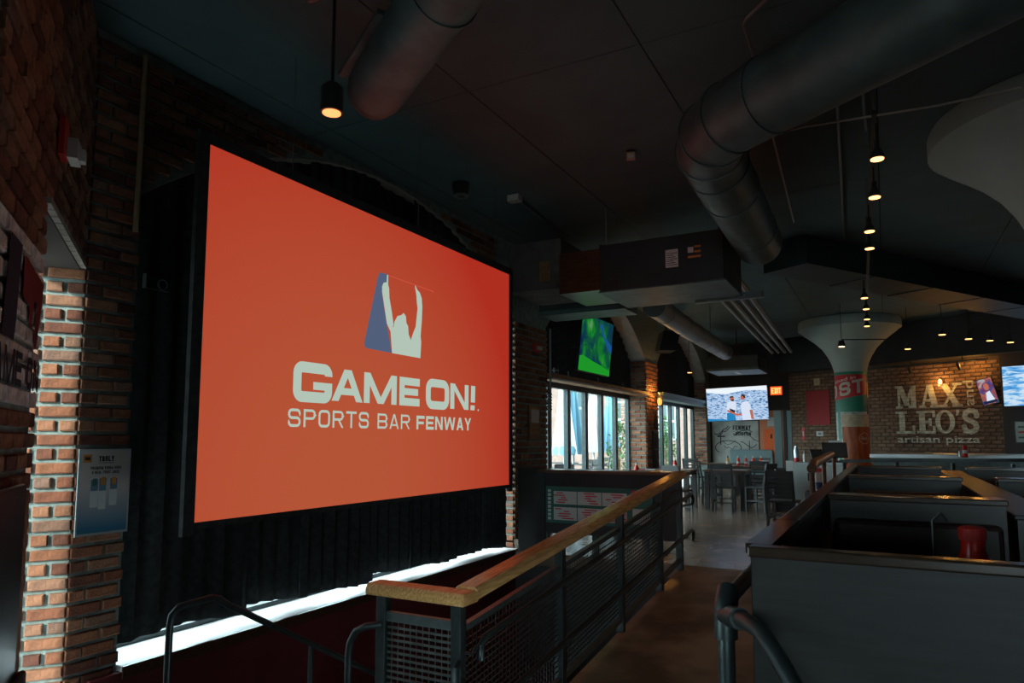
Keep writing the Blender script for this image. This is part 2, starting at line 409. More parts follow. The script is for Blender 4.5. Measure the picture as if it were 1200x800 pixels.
# ================================================================== SETTING
CEIL = 4.08; XW = -4.5; XG = -4.9; PIT = -1.25; LAND = -.46
struct(mb().box(-4.02, 6.5, 7.57, 21, -.15, 0).box(-4.9, -4.02, 8.42, 21, -.15, 0).box(-.3, 6.5, 1.74, 7.57, -.15, 0).build('floor', 'concrete'))
rp = mb(); rp.add([(-1.98,3.0,LAND),(-.3,3.0,LAND),(-.3,7.57,0),(-1.98,7.57,0),(-1.98,3.0,PIT),(-.3,3.0,PIT),(-.3,7.57,PIT),(-1.98,7.57,PIT)],
       [(0,1,2,3),(7,6,5,4),(0,4,5,1),(1,5,6,2),(2,6,7,3),(3,7,4,0)])
struct(rp.build('floor_ramp', 'concrete'))
struct(mb().plan([(-4.5, 2.7), (-4.5, 2.45), (-1.38, .2), (-1.38, -4.2), (6.5, -4.2), (6.5, 1.74), (-.3, 1.74), (-.3, 3.0), (-1.98, 3.0), (-1.98, 3.1), (-2.5, 3.1), (-2.5, 2.7)], LAND-.12, LAND).build('floor_landing', 'carpet'))
struct(mb().box(-4.5, -1.98, 2.6, 8.42, PIT-.1, PIT).build('floor_pit', 'carpet'))
struct(mb().box(-4.02, -1.98, 7.57, 7.62, PIT, -.15).box(-4.5, -4.02, 8.42, 8.46, PIT, -.15).box(-4.02, -3.97, 7.62, 8.46, PIT, -.15).build('wall_pit_far', 'black_paint'))
struct(mb().box(-4.5, -2.5, 2.6, 2.7, PIT, LAND-.12).build('wall_pit_near', 'maroon_paint'))
struct(mb().box(-.30, -.22, 3.0, 7.57, -.6, 0).build('wall_ramp_side', 'black_paint'))
st = struct(mb().box(-4.49, -2.52, 2.70, 2.72, PIT, LAND-.13).build('trim_stairs', 'maroon_paint'))
for i in range(4):
    zt = LAND - .158*(i+1)
    mb().box(-4.49, -2.52, 2.72+.27*i, 2.72+.27*(i+1)+.02, zt-.15, zt).build('step', 'carpet', st, bevel=.008)

# ceiling with large black boards, dark void above the joints
def clip_plan(poly, off=.3):
    side = lambda p: (Vector((p[0], p[1], 0)) - Vector((-4.5, 2.56, 0))).dot(Vector((.589, .808, 0))) + off
    out = []
    for i, p in enumerate(poly):
        q = poly[(i+1) % len(poly)]; a, b = side(p), side(q)
        if a >= 0: out.append(p)
        if a*b < 0: t = a/(a-b); out.append((p[0]+(q[0]-p[0])*t, p[1]+(q[1]-p[1])*t))
    return out
ce = struct(mb().plan([(-5.0, 2.553), (-1.38, -.086), (-1.38, -4.5), (7, -4.5), (7, 21.5), (-5.0, 21.5)], CEIL+.03, CEIL+.15).build('ceiling', 'ceiling_void'))
xs = [-4.99, -4.22, -2.78, -1.38, .06, 1.5, 2.94, 4.38, 6.6]
ys = [-4.5, -2.4, .9, 4.45, 8.0, 11.6, 15.2, 18.8, 21.3]
for i in range(len(xs)-1):
    for j in range(len(ys)-1):
        bp_ = (clip_plan if xs[i] < -1.4 else list)([(xs[i]+.005, ys[j]+.004), (xs[i+1]-.005, ys[j]+.004), (xs[i+1]-.005, ys[j+1]-.004), (xs[i]+.005, ys[j+1]-.004)])
        if len(bp_) > 2: mb().plan(bp_, CEIL, CEIL+.03).build('ceiling_board', 'ceiling_paint', ce)

# ---- left arcade: piers, arches
SPR = 3.05
bays = [(2.9, 8.42), (9.46, 14.41), (15.3, 20.12)]
def arch(b, y):
    y0, y1 = b; c = (y0+y1)/2; h = (y1-y0)/2; rise = 1.0; R = (h*h+rise*rise)/2/rise
    return SPR + rise - R + math.sqrt(max(0, R*R-(y-c)**2))
sp = mb(); so = mb(); N = 40
for b in bays:
    for i in range(N):
        ya, yb = b[0]+(b[1]-b[0])*i/N, b[0]+(b[1]-b[0])*(i+1)/N; za, zb = arch(b, ya), arch(b, yb)
        sp.add([(XW,ya,za),(XW,yb,zb),(XW,yb,CEIL+.02),(XW,ya,CEIL+.02)], [(0,1,2,3)])
        sp.add([(XG,ya,za),(XG,yb,zb),(XG,yb,CEIL+.02),(XG,ya,CEIL+.02)], [(3,2,1,0)])
        so.add([(XW+.004,ya,za-.012),(XG,ya,za-.012),(XG,yb,zb-.012),(XW+.004,yb,zb-.012),(XW+.004,ya,za),(XG,ya,za),(XG,yb,zb),(XW+.004,yb,zb)], [(0,1,2,3),(7,6,5,4),(0,3,7,4),(1,5,6,2)])
for a, c in ((8.42, 9.46), (14.41, 15.3), (20.12, 20.6)): sp.box(XG, XW, a, c, SPR, CEIL+.02)
wl = struct(sp.build('wall_left', 'mortar')); so.build('arch_soffit', 'plaster', wl)
bricks(wl, (XW, 2.9, SPR), (0, 1, 0), 5.0, SPR, CEIL, M_brick, M_brick_i, out=(1, 0, 0), lim=180,
       clip=lambda u_, z: z > arch(bays[0], 2.9+u_) + .04, key=lambda u_, z: u_)
def pier(y0, y1, name):
    return struct(mb().box(XG, XW, y0, y1, -.3, SPR).build(name, 'mortar'))
JX = (-1, 0, 0)
p1 = pier(8.42, 9.46, 'wall_left_pier'); p2 = pier(14.41, 15.3, 'wall_left_pier'); p3 = pier(20.12, 20.6, 'wall_left_pier')
bricks(p1, (XW, 8.42, -.12), JX, .38, -.12, SPR, M_brick, M_brick_i, out=(0, -1, 0), lim=120)
bricks(p1, (XW, 8.42, .0), (0, 1, 0), 1.04, 0, SPR, M_brick, M_brick_i, out=(1, 0, 0), lim=240)
bricks(p2, (XW, 14.41, 0), JX, .38, .3, SPR, M_brick, M_brick_i, out=(0, -1, 0), lim=120)
bricks(p2, (XW, 14.41, 0), (0, 1, 0), .89, .3, SPR, M_brick, M_brick_i, out=(1, 0, 0), lim=200)
bricks(p3, (XW, 20.12, 0), JX, .38, .6, SPR, M_brick, M_brick_i, out=(0, -1, 0), lim=120)
# corner pillar beside the screen and the angled entry wall
WA = Vector((.808, -.589, 0)); NO = Vector((-.589, -.808, 0)); P0 = Vector((XW, 2.56, 0))
def A(t, d=0, z=0): q = P0 + WA*t + NO*d; return (q.x, q.y, z)
c_ = lambda t, d: A(t, d)[:2]
pl = struct(mb().plan([(XG, 2.9), c_(0, .42), c_(0, 0), (XW, 2.9)], LAND-.2, CEIL+.02).build('wall_left_pillar', 'mortar'))
bricks(pl, (XW, 2.56, LAND), (0, 1, 0), .34, LAND, CEIL, M_brick, M_brick_i, out=(1, 0, 0), lim=200)
bricks(pl, A(0, 0, LAND), NO, .42, LAND, 2.45, M_brick, M_brick_i, out=(.808, -.589, 0), english=True, lim=200)
WE = 13.9
def wseg(g, a, b, z0, z1): return g.plan([c_(a, .024), c_(b, .024), c_(b, .40), c_(a, .40)], z0, z1)
wa = struct(wseg(wseg(mb(), 1.41, 2.7, LAND-.2, 2.454), 0, 2.7, 2.454, CEIL+.02).build('wall_entry', 'mortar'))
wk = mb(); wseg(wk, 2.7, 2.74, LAND-.2, CEIL+.02); wseg(wk, 2.74, 3.80, LAND-.2, .2); wseg(wk, 2.74, 3.80, 2.25, CEIL+.02); wseg(wk, 3.80, 3.86, LAND-.2, CEIL+.02)
wk.box(-1.78, -1.38, -4.6, .30, LAND-.2, CEIL+.02)
struct(wk.build('wall_back_left', 'wall_dark'))
struct(mb().box(-1.38, .5, -4.6, -4.2, LAND-.2, CEIL+.02).box(3.2, 6.5, -4.6, -4.2, LAND-.2, CEIL+.02).box(.5, 3.2, -4.6, -4.2, LAND-.2, .3).box(.5, 3.2, -4.6, -4.2, 2.4, CEIL+.02).build('wall_back', 'wall_dark'))
struct(mb().box(-1.0, 4.6, -10.1, -4.61, 2.5, 2.6).build('trim_sun_block', 'wall_dark'))  # unseen slab added to keep sun out of the back window
w4 = struct(mb().box(.5, 3.2, -4.5, -4.44, 2.34, 2.4).build('window_4', 'steel_black'))
mb().box(.5, 3.2, -4.48, -4.47, .3, 2.34).build('pane', 'glass', w4)
struct(mb().plan([c_(2.6, .41), c_(3.7, .41), c_(5.2, 3.0), c_(2.6, 3.0)], 2.3, 2.4).build('trim_sun_block', 'wall_dark'))  # unseen slab added to stop sun from reaching the rail end
w5 = struct(mb().plan([c_(2.74, .3), c_(3.80, .3), c_(3.80, .36), c_(2.74, .36)], 2.19, 2.25).build('window_5_fill', 'steel_black'))  # unseen window, placed and sized to light the near rail end
mb().plan([c_(2.74, .32), c_(3.80, .32), c_(3.80, .33), c_(2.74, .33)], .2, 2.19).build('pane', 'glass', w5)
painted = lambda u_, z: M_brickp if 1.483 < z < 2.172 else None
bricks(wa, A(1.41, .024, LAND), WA, .95, LAND, 2.45, M_brick, M_brick_i, out=(.589, .808, 0), lim=300, alt=painted)
bricks(wa, A(0, .024, 2.454), WA, 2.4, 2.454, CEIL, M_brick, M_brick_i, out=(.589, .808, 0), lim=300)
struct(mb().plan([c_(.01, .03), c_(1.39, .03), c_(1.39, .33), c_(.01, .33)], 2.43, 2.453).build('trim_soffit_darkener', 'wall_dark'))  # added panel that darkens the lintel soffit against the sky light
# rough lintel edge over the entry opening
for i in range(12):
    t = i*.1167; mb().hexa(A(t+.004, -.004, 2.44), WA*.108, NO*.05, (0, 0, .035)).build('lintel_brick', 'plaster', wa)
# painted emblem on the whitewashed brick
fnA = lambda x, z: P0 + WA*(-x) - NO*.007 + Vector((0, 0, z))   # x runs rightwards = falling t
g = mb(); word(g, 'GAME ON', fnA, -2.42, 1.555, .135, .97, .22); g.build('painted_lettering', 'navy_wash', wa)
g = mb()
g.poly([fnA(*q) for q in ((-1.90,2.08),(-1.47,2.04),(-1.47,1.97),(-1.55,1.74),(-1.60,1.74),(-1.60,1.93),(-1.66,1.93),(-1.67,1.80),(-1.72,1.82),(-1.76,1.90),(-1.88,1.91))])
g.build('painted_figure', 'red_wash', wa)
g = mb(); g.poly([fnA(*q) for q in ((-2.15,2.10),(-1.95,2.10),(-1.98,1.80),(-2.0,1.72),(-2.2,1.72))]); g.build('painted_figure', 'navy_wash', wa)
# door frame and glazed slit; unseen opaque leaf added to cut the daylight
d1 = struct(mb().plan([c_(.36, .34), c_(.42, .34), c_(.42, .40), c_(.36, .40)], LAND, 2.45).build('door_1', 'steel_black'))
mb().plan([c_(.42, .345), c_(1.4, .345), c_(1.4, .39), c_(.42, .39)], LAND, 2.45).build('light_block_leaf', 'wall_dark', d1)
mb().plan([c_(.0, .37), c_(.36, .37), c_(.36, .38), c_(.0, .38)], LAND, 2.45).build('sidelight_pane', 'glass', d1)

# ---- sill, low maroon wall, glazing behind the drapes
struct(mb().box(-4.5, -4.44, 2.7, 8.42, PIT, -.16).build('wall_left_low', 'maroon_paint'))
struct(mb().box(-5.15, -4.43, 2.9, 8.40, -.16, -.12).build('trim_sill', 'sill_paint', bevel=.006))
struct(mb().box(-4.435, -4.42, 2.9, 8.40, -.20, -.121).build('trim_sill_edge', 'wood_dark'))
def window(name, b, y_list, z0, z1, w_):
    f = mb().box(XG-.05, XG+.05, b[0], b[1], z1, z1+.09)
    if z0 > -1: f.box(XG-.05, XG+.05, b[0], b[1], z0-.04, z0)
    o = struct(f.build(name, 'steel_black'))
    for y in y_list: mb().box(XG-.04, XG+.04, y-w_/2, y+w_/2, z0, z1).build('mullion', 'steel_black', o); mb().box(XG-.035, XG+.045, y+w_/2, y+w_/2+.05, z0, z1).build('stile', 'alum', o)
    for a, c in zip(y_list[:-1], y_list[1:]): mb().box(XG-.006, XG+.006, a+w_/2+.05, c-w_/2, z0, z1).build('pane', 'glass', o)
    return o
window('window_1', bays[0], [2.94+.91*i for i in range(7)], -.08, 2.9, .05)
window('window_2', bays[1], [9.5+.812*i for i in range(7)], .03, 2.20, .075)
window('window_3', bays[2], [15.34+.79*i for i in range(7)], .03, 2.20, .07)
# boards closing the arch heads above the glazing
for k, b in enumerate(bays):
    m_ = mb(); z0 = 2.29 if k else 2.99
    for i in range(N):
        ya, yb = b[0]+(b[1]-b[0])*i/N, b[0]+(b[1]-b[0])*(i+1)/N
        m_.add([(XG-.04,ya,z0),(XG-.04,yb,z0),(XG-.04,yb,arch(b,yb)),(XG-.04,ya,arch(b,ya)),(XG-.0,ya,z0),(XG,yb,z0),(XG,yb,arch(b,yb)),(XG,ya,arch(b,ya))], [(3,2,1,0),(4,5,6,7)])
    struct(m_.build('wall_left_head', 'black_paint'))

# ---- far wall, lettered brick wall, closing walls
struct(mb().box(-4.9, -2.2, 20.6, 20.75, 0, CEIL+.02).build('wall_far', 'wall_dark'))
Q0 = Vector((-2.3, 20.6, 0)); QD = Vector((.885, -.465, 0)).normalized(); QN = Vector((-.465, -.885, 0)).normalized()
def Q(t, d=0, z=0): return Q0 + QD*t + QN*d + Vector((0, 0, z))
wb = struct(mb().hexa(Q(-.1, 0, 0), QD*10.2, -QN*.15, (0, 0, CEIL+.02)).build('wall_lettered', 'mortar_brown'))
bricks(wb, Q(0, 0, .6), QD, 5.2, .62, 3.16, M_brickb, M_brickb_i, out=QN, lim=300, key=lambda u_, z: -u_)
struct(mb().hexa(Q(.0, .02, 3.16), QD*10, QN*.5, (0, 0, CEIL-3.16)).build('trim_bulkhead', 'black_paint'))
struct(mb().hexa(Q(5.2, .0, 0), QD*1.9, QN*.16, (0, 0, 3.16)).build('wall_lettered_pier', 'wall_dark'))
struct(mb().box(6.5, 6.65, -6.0, 21, LAND-.2, CEIL+.02).build('wall_right', 'wall_dark'))

# letters on the brick wall (slab capitals and typewriter lower case)
fnQ = lambda x, z: Q(x, .032, z)
g = mb()
def slab(ch, x, z, w_, h, g):
    T = .17*h*1.5; s = .11*h; out = []
    R_ = lambda a, b, c, d: out.append(rect(a, b, c, d))
    if ch == 'L': R_(w_*.18, 0, w_*.18+T, h); R_(0, 0, w_, s); R_(0, h-s, w_*.62, h); R_(w_-s, 0, w_, h*.36)
    if ch == 'E': R_(w_*.14, 0, w_*.14+T, h); R_(0, 0, w_, s); R_(0, h-s, w_, h); R_(w_-s, 0, w_, h*.32); R_(w_-s, h*.70, w_, h); R_(w_*.2, h*.46, w_*.7, h*.46+s); R_(w_*.66, h*.34, w_*.66+s, h*.66)
    if ch == 'M':
        R_(w_*.10, 0, w_*.10+s, h); R_(w_*.74, 0, w_*.74+T*.85, h); out.append(para(w_*.44, h*.12, w_*.10, h, T*.9)); out.append(para(w_*.44, h*.12, w_*.76, h, s*1.1))
        R_(0, 0, w_*.34, s); R_(w_*.62, 0, w_, s); R_(0, h-s, w_*.3, h); R_(w_*.72, h-s, w_, h)
    if ch == 'A':
        out.append(para(w_*.12, 0, w_*.44, h, s)); out.append(para(w_*.66, 0, w_*.40, h, T)); R_(w_*.24, h*.26, w_*.7, h*.26+s); R_(0, 0, w_*.36, s); R_(w_*.56, 0, w_, s)
    if ch == 'X':
        out.append(para(w_*.66, 0, w_*.08, h, T*1.05)); out.append(para(w_*.12, 0, w_*.76, h, s))
        for a, b, c, d in ((0,0,.36,0),(.56,0,1,0),(0,1,.40,1),(.62,1,1,1)): R_(w_*a, 0 if not b else h-s, w_*c, s if not b else h)
    if ch == 'O':
        n = 28
        for i in range(n):
            a, b = 2*PI*i/n, 2*PI*(i+1)/n; q = lambda t_, kx, ky: (w_/2+(w_/2*kx)*math.cos(t_), h/2+(h/2*ky)*math.sin(t_))
            out.append([q(a, 1, 1), q(b, 1, 1), q(b, .50, .80), q(a, .50, .80)])
    if ch == 'S':
        P = [(.88,.66),(.86,.82),(.70,.92),(.46,.94),(.24,.86),(.18,.72),(.28,.60),(.52,.51),(.76,.42),(.84,.27),(.74,.13),(.50,.06),(.28,.09),(.14,.20),(.12,.34)]
        out += stroke([(x_*w_, y_*h) for x_, y_ in P], T*.78); R_(w_*.80, h*.62, w_*.80+s, h*.98); R_(w_*.04, h*.02, w_*.04+s, h*.38)
    if ch == "'": out.append([(w_*.1, h*.72), (w_*.55, h*.78), (w_*.9, h), (w_*.1, h)])
    put(g, out, lambda a, b: fnQ(x+a, z+b))
for ch, x, wd in (('M', 2.90, .48), ('A', 3.43, .46), ('X', 3.88, .50)): slab(ch, x, 2.07, wd, .55, g)
for ch, x, wd in (('L', 2.88, .44), ('E', 3.36, .42), ('O', 3.78, .42), ("'", 4.22, .10), ('S', 4.34, .35)): slab(ch, x, 1.47, wd, .54, g)
ftext('and', lambda a, b: fnQ(4.62 - b, 2.09 + a), 0, 0, .22, .56, .012, g)
ftext('artisan pizza', fnQ, 2.90, 1.21, .20, 1.79, .014, g)
g.build('wall_lettering', 'wall_letter', wb)

# ================================================================== BIG THINGS
# ---- projection screen
SX = -3.6; SY0, SY1, SZ0, SZ1 = 2.75, 6.625, .86, 3.163
m_scr = bpy.data.materials.new('screen_image'); m_scr.use_nodes = True
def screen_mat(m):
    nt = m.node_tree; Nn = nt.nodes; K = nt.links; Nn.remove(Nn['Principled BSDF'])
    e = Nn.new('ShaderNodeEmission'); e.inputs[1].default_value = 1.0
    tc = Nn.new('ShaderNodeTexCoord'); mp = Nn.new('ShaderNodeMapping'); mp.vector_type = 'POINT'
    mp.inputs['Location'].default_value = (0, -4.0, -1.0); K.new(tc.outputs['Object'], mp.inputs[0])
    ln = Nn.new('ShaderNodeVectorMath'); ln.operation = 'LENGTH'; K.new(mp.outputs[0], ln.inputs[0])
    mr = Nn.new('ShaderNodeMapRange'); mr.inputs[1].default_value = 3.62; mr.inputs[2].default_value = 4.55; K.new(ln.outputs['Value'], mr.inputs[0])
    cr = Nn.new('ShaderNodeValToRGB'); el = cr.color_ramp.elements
    el[0].color = (.455, .088, .038, 1); el[1].color = (.42, .027, .014, 1); el[0].position = .0; el[1].position = 1.0  # projector hot spot and daylight wash painted into the emission, paler low down
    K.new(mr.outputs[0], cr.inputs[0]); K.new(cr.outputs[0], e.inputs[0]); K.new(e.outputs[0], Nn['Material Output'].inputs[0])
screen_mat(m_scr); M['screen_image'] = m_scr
emis('scr_pale', (.47, .58, .49), .95); emis('scr_blue', (.085, .115, .20), 1.0); emis('scr_redline', (.62, .08, .05), 1.0)
sc = thing('projection_screen', 'huge hanging projection screen glowing orange-red with a bar logo in front of black drapes', 'screen', (SX, (SY0+SY1)/2, SZ0-.08))
bd = .075
fr = mb().box(SX-.03, SX+.006, SY0-bd, SY0, SZ0-bd, SZ1+bd).box(SX-.03, SX+.006, SY1, SY1+bd, SZ0-bd, SZ1+bd).box(SX-.03, SX+.006, SY0, SY1, SZ1, SZ1+bd).box(SX-.03, SX+.006, SY0, SY1, SZ0-bd*.5, SZ0).box(SX-.03, SX-.02, SY0, SY1, SZ0, SZ1)
fr.build('frame', 'drape', sc, W=True)
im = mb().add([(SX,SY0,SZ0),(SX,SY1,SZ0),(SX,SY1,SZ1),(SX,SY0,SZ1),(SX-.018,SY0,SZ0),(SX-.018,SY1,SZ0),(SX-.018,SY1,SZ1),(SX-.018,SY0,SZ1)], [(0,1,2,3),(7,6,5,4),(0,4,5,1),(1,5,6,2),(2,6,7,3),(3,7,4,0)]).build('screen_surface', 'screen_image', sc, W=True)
fnS = lambda y, z: Vector((SX+.003, y, z))
def letter_on(g, ch, y, z, w_, h, t): put(g, glyph(ch, w_/h, t), lambda a, b: fnS(y+a*h, z+b*h))
g = mb()
letter_on(g, 'G', 3.49, 1.607, .385, .287, .27); letter_on(g, 'O', 5.067, 1.617, .375, .275, .27)
for ch, y, w_ in (('A', 3.872, .345), ('M', 4.232, .415), ('E', 4.685, .288), ('N', 5.462, .325)): letter_on(g, ch, y, 1.632, w_, .242, .29)
put(g, [para(0, .32, .02, 1, .30), para(-.03, 0, -.01, .2, .30)], lambda a, b: fnS(5.83+a*.26, 1.632+b*.242))
def sub(o_): o_.parent = im; o_.location = (0, 0, 0); return o_
sub(g.build('main_lettering', 'scr_pale'))
g = mb(); word(g, 'SPORTS', fnS, 3.452, 1.432, .127, .845, .15, .2); sub(g.build('thin_lettering', 'scr_pale'))
g = mb(); word(g, 'BAR', fnS, 4.405, 1.432, .123, .43, .15, .2); sub(g.build('thin_lettering', 'scr_pale'))
g = mb(); word(g, 'FENWAY', fnS, 4.932, 1.432, .12, .905, .23, .16); sub(g.build('bold_lettering', 'scr_pale'))
g = mb(); g.poly([fnS(*q) for q in [(4.40,2.71),(4.50,2.715),(4.505,2.66),(4.455,2.62),(4.43,2.56),(4.455,2.45),(4.50,2.30),(4.575,2.062),(4.255,2.066),(4.232,2.075),(4.222,2.10),(4.378,2.68)]])
sub(g.build('logo_field', 'scr_blue'))
g = mb(); fnS2 = lambda y, z: Vector((SX+.004, y, z))
g.poly([fnS2(*q) for q in [(4.575,2.062),(4.975,2.06),(4.985,2.20),(4.975,2.26),(4.90,2.25),(4.835,2.20),(4.80,2.25),(4.79,2.32),(4.765,2.345),(4.758,2.40),(4.725,2.425),(4.69,2.40),(4.64,2.385),(4.60,2.33),(4.592,2.285),(4.575,2.28),(4.55,2.24)]])
g.poly([fnS2(*q) for q in [(4.55,2.24),(4.59,2.30),(4.565,2.40),(4.528,2.52),(4.522,2.60),(4.508,2.63),(4.507,2.71),(4.492,2.71),(4.488,2.645),(4.45,2.635),(4.43,2.60),(4.432,2.55),(4.46,2.45),(4.50,2.30)]])
g.poly([fnS2(*q) for q in [(4.83,2.20),(4.975,2.26),(4.99,2.40),(4.995,2.52),(4.985,2.60),(4.955,2.645),(4.915,2.665),(4.885,2.70),(4.882,2.685),(4.905,2.61),(4.912,2.55),(4.925,2.50),(4.91,2.40),(4.90,2.33),(4.87,2.28)]])
sub(g.build('logo_figure', 'scr_pale'))
g = mb(); g.poly([fnS2(4.51,2.705), fnS2(5.17,2.690), fnS2(5.17,2.698), fnS2(4.51,2.712)]); sub(g.build('logo_line', 'scr_redline'))
g = mb(); g.poly([fnS2(5.97+.012*math.cos(k), 1.637+.012*math.sin(k)) for k in [0,1,2,3,4,5]]); sub(g.build('trade_mark', 'scr_pale'))
for y in (3.45, 4.95, 6.35): mb().tube([(SX-.02, y, SZ1+bd), (SX-.02, y, CEIL)], .004, 5).build('hanging_wire', 'pipe_grey', sc, W=True)

# ---- drapes
def drape(y0, y1, zb, ztop, x, n, amp, name, label, group, seed, step=.0):
    rnd = random.Random(seed); m_ = mb(); K = n*6; ph = rnd.uniform(0, 6)
    def X(y, z): return x + amp*math.sin((y-y0)/(y1-y0)*n*2*PI + ph)*(.55+.45*min(1, (ztop(y)-z)/1.5)) + .3*amp*math.sin(y*9.1+ph*2)
    rows = 7
    for j in range(rows+1):
        for i in range(K+1):
            y = y0+(y1-y0)*i/K; zt = ztop(y); b = zb(y); z = b+(zt-b)*j/rows; m_.v.append((X(y, z), y, z))
    n0 = len(m_.v)
    m_.v += [(a-.012, b, c) for a, b, c in m_.v[:n0]]
    W_ = K+1
    for j in range(rows):
        for i in range(K):
            q = (j*W_+i, j*W_+i+1, (j+1)*W_+i+1, (j+1)*W_+i); m_.f.append(q); m_.f.append(tuple(k+n0 for k in q[::-1]))
    for i in range(K): m_.f.append((i, i+n0, i+1+n0, i+1)); m_.f.append((rows*W_+i, rows*W_+i+1, rows*W_+i+1+n0, rows*W_+i+n0))
    for j in range(rows):
        for i in (0, K):
            m_.f.append((j*W_+i, (j+1)*W_+i, (j+1)*W_+i+n0, j*W_+i+n0))
    return tag(m_.build(name, 'drape', smooth=True), label, 'curtain', group)
ed = [2.925, 3.75, 4.55, 5.3, 6.1, 6.95, 7.7, 8.16]
hz = [.015, .0, -.025, -.01, -.03, -.045, -.055]
for i in range(7):
    drape(ed[i], ed[i+1]+(.24 if i < 6 else .09), (lambda y, i=i: hz[i] + .018*math.sin(y*6+i*2) - .02*(y-ed[i])), lambda y: arch(bays[0], y)-.02, -4.53-.085*(i % 2), 6, .024, 'drape',
          'long black drape hanging to the window sill behind the big screen', 'black drapes behind the screen', i)
for k, b in ((1, bays[1]), (2, bays[2])):
    for i in range(4):
        a = b[0]+.03+(b[1]-b[0]-.06)*i/4; c = b[0]+.03+(b[1]-b[0]-.06)*(i+1)/4
        drape(a, c, lambda y: 2.36, lambda y, b=b: arch(b, y)-.025, -4.83, 7, .03, 'drape', 'short black drape in the arch head above the ' + ('five-pane folding window' if k == 1 else 'window by the amber wall lamp'),
              'black drapes above the folding windows' if k == 1 else 'black drapes above the lamp window', 20+k*5+i)

# timber / steel header beams over the folding windows
o = thing('window_header', 'brown timber header beam above the five-pane folding window', 'beam', (-4.6, 11.9, 2.25))
mb().box(-4.62, -4.40, 9.47, 14.40, 2.25, 2.345).build('beam', 'wood_beam', o, W=True, bevel=.006)
mb().tube([(-4.40, 9.48, 2.27), (-4.40, 14.38, 2.27)], .012, 6).build('track', 'alum', o, W=True)
for y in (10.1, 11.4, 12.7): mb().tube([(-4.41, y, 2.30), (-4.41, y, 2.42)], .012, 6).build('bracket', 'pipe_grey', o, W=True)
o = thing('window_header', 'blue-grey painted header beam above the window by the amber lamp', 'beam', (-4.6, 17.7, 2.25))
mb().box(-4.66, -4.40, 15.31, 20.11, 2.25, 2.40).build('beam', 'teal_grey', o, W=True, bevel=.006)
mb().box(-4.40, -4.36, 15.31, 20.11, 2.33, 2.40).build('lip', 'teal_grey', o, W=True)

# ---- ramp railing
RX = -1.96
def rz(y): return .539 + (y-3.085)*.0977          # underside line of the wood rail
rl = thing('ramp_railing', 'black steel ramp railing with a varnished wooden top rail and wire mesh panels', 'railing', (RX, 5.3, -.3))
def fz(y): return LAND + max(0, (y-3.0))*.1007
posts = [3.07, 4.327, 5.517, 6.635, 7.384]
for y in posts:
    mb().box(RX-.03, RX+.03, y-.03, y+.03, fz(y), rz(y)-.01).build('post', 'steel_black', rl, W=True, bevel=.004)
mb().box(-2.47, -2.41, 3.04, 3.10, LAND, .53).build('post', 'steel_black', rl, W=True, bevel=.004)
# wooden cap: rounded slab following the ramp, with a level return at the low end
prof = [(-.075, 0), (-.075, .035), (-.055, .06), (.055, .06), (.075, .035), (.075, 0)]
def sweep(pts, name, m_, par):
    g = mb(); n = len(prof)
    for p, r in pts:
        for a, b in prof: g.v.append((p[0]+r[0]*a, p[1]+r[1]*a, p[2]+b-.02))
    for i in range(len(pts)-1):
        for k in range(n): k2 = (k+1) % n; g.f.append((i*n+k, i*n+k2, (i+1)*n+k2, (i+1)*n+k))
    g.f.append(tuple(range(n-1, -1, -1))); g.f.append(tuple((len(pts)-1)*n+k for k in range(n)))
    return g.build(name, m_, par, W=True, bevel=.006)
sweep([((RX, 3.14+(7.45-3.14)*i/8, rz(3.14+(7.45-3.14)*i/8)), (1, 0)) for i in range(9)], 'top_rail', 'wood_rail', rl)
sweep([((-2.51, 3.07, .535), (0, -1)), ((RX+.075, 3.07, .535), (0, -1))], 'top_rail_return', 'wood_rail', rl)
mb().bar((RX, 3.07, rz(3.07)-.16), (RX, 7.384, rz(7.384)-.16), .035, .035).build('mid_rail', 'steel_grey', rl, W=True)
for dz_, nm in ((-.22, 'handrail'), (-.60, 'handrail')):
    a, b = 3.15, 7.55
    pts = [(RX+.085, a, rz(a)+dz_-.10), (RX+.085, a, rz(a)+dz_-.03), (RX+.085, a+.04, rz(a)+dz_)] + [(RX+.085, a+(b-a)*i/6, rz(a+(b-a)*i/6)+dz_) for i in range(1, 7)] + [(RX+.085, b+.06, rz(b)+dz_-.02), (RX+.085, b+.08, rz(b)+dz_-.07), (RX+.085, b+.04, rz(b)+dz_-.11)]
    h = mb().tube(pts, .019, 10).build(nm, 'steel_black', rl, True, W=True)
    for y in posts:
        bk = mb().tube([(RX+.03, y+.02, rz(y)+dz_-.05), (RX+.07, y+.02, rz(y)+dz_-.05), (RX+.085, y+.02, rz(y)+dz_-.015)], .008, 6).build('bracket', 'steel_black'); bk.parent = h
mb().bar((RX, 3.1, fz(3.1)+.10), (RX, 7.384, fz(7.384)+.10), .03, .04).build('bottom_rail', 'steel_grey', rl, W=True)
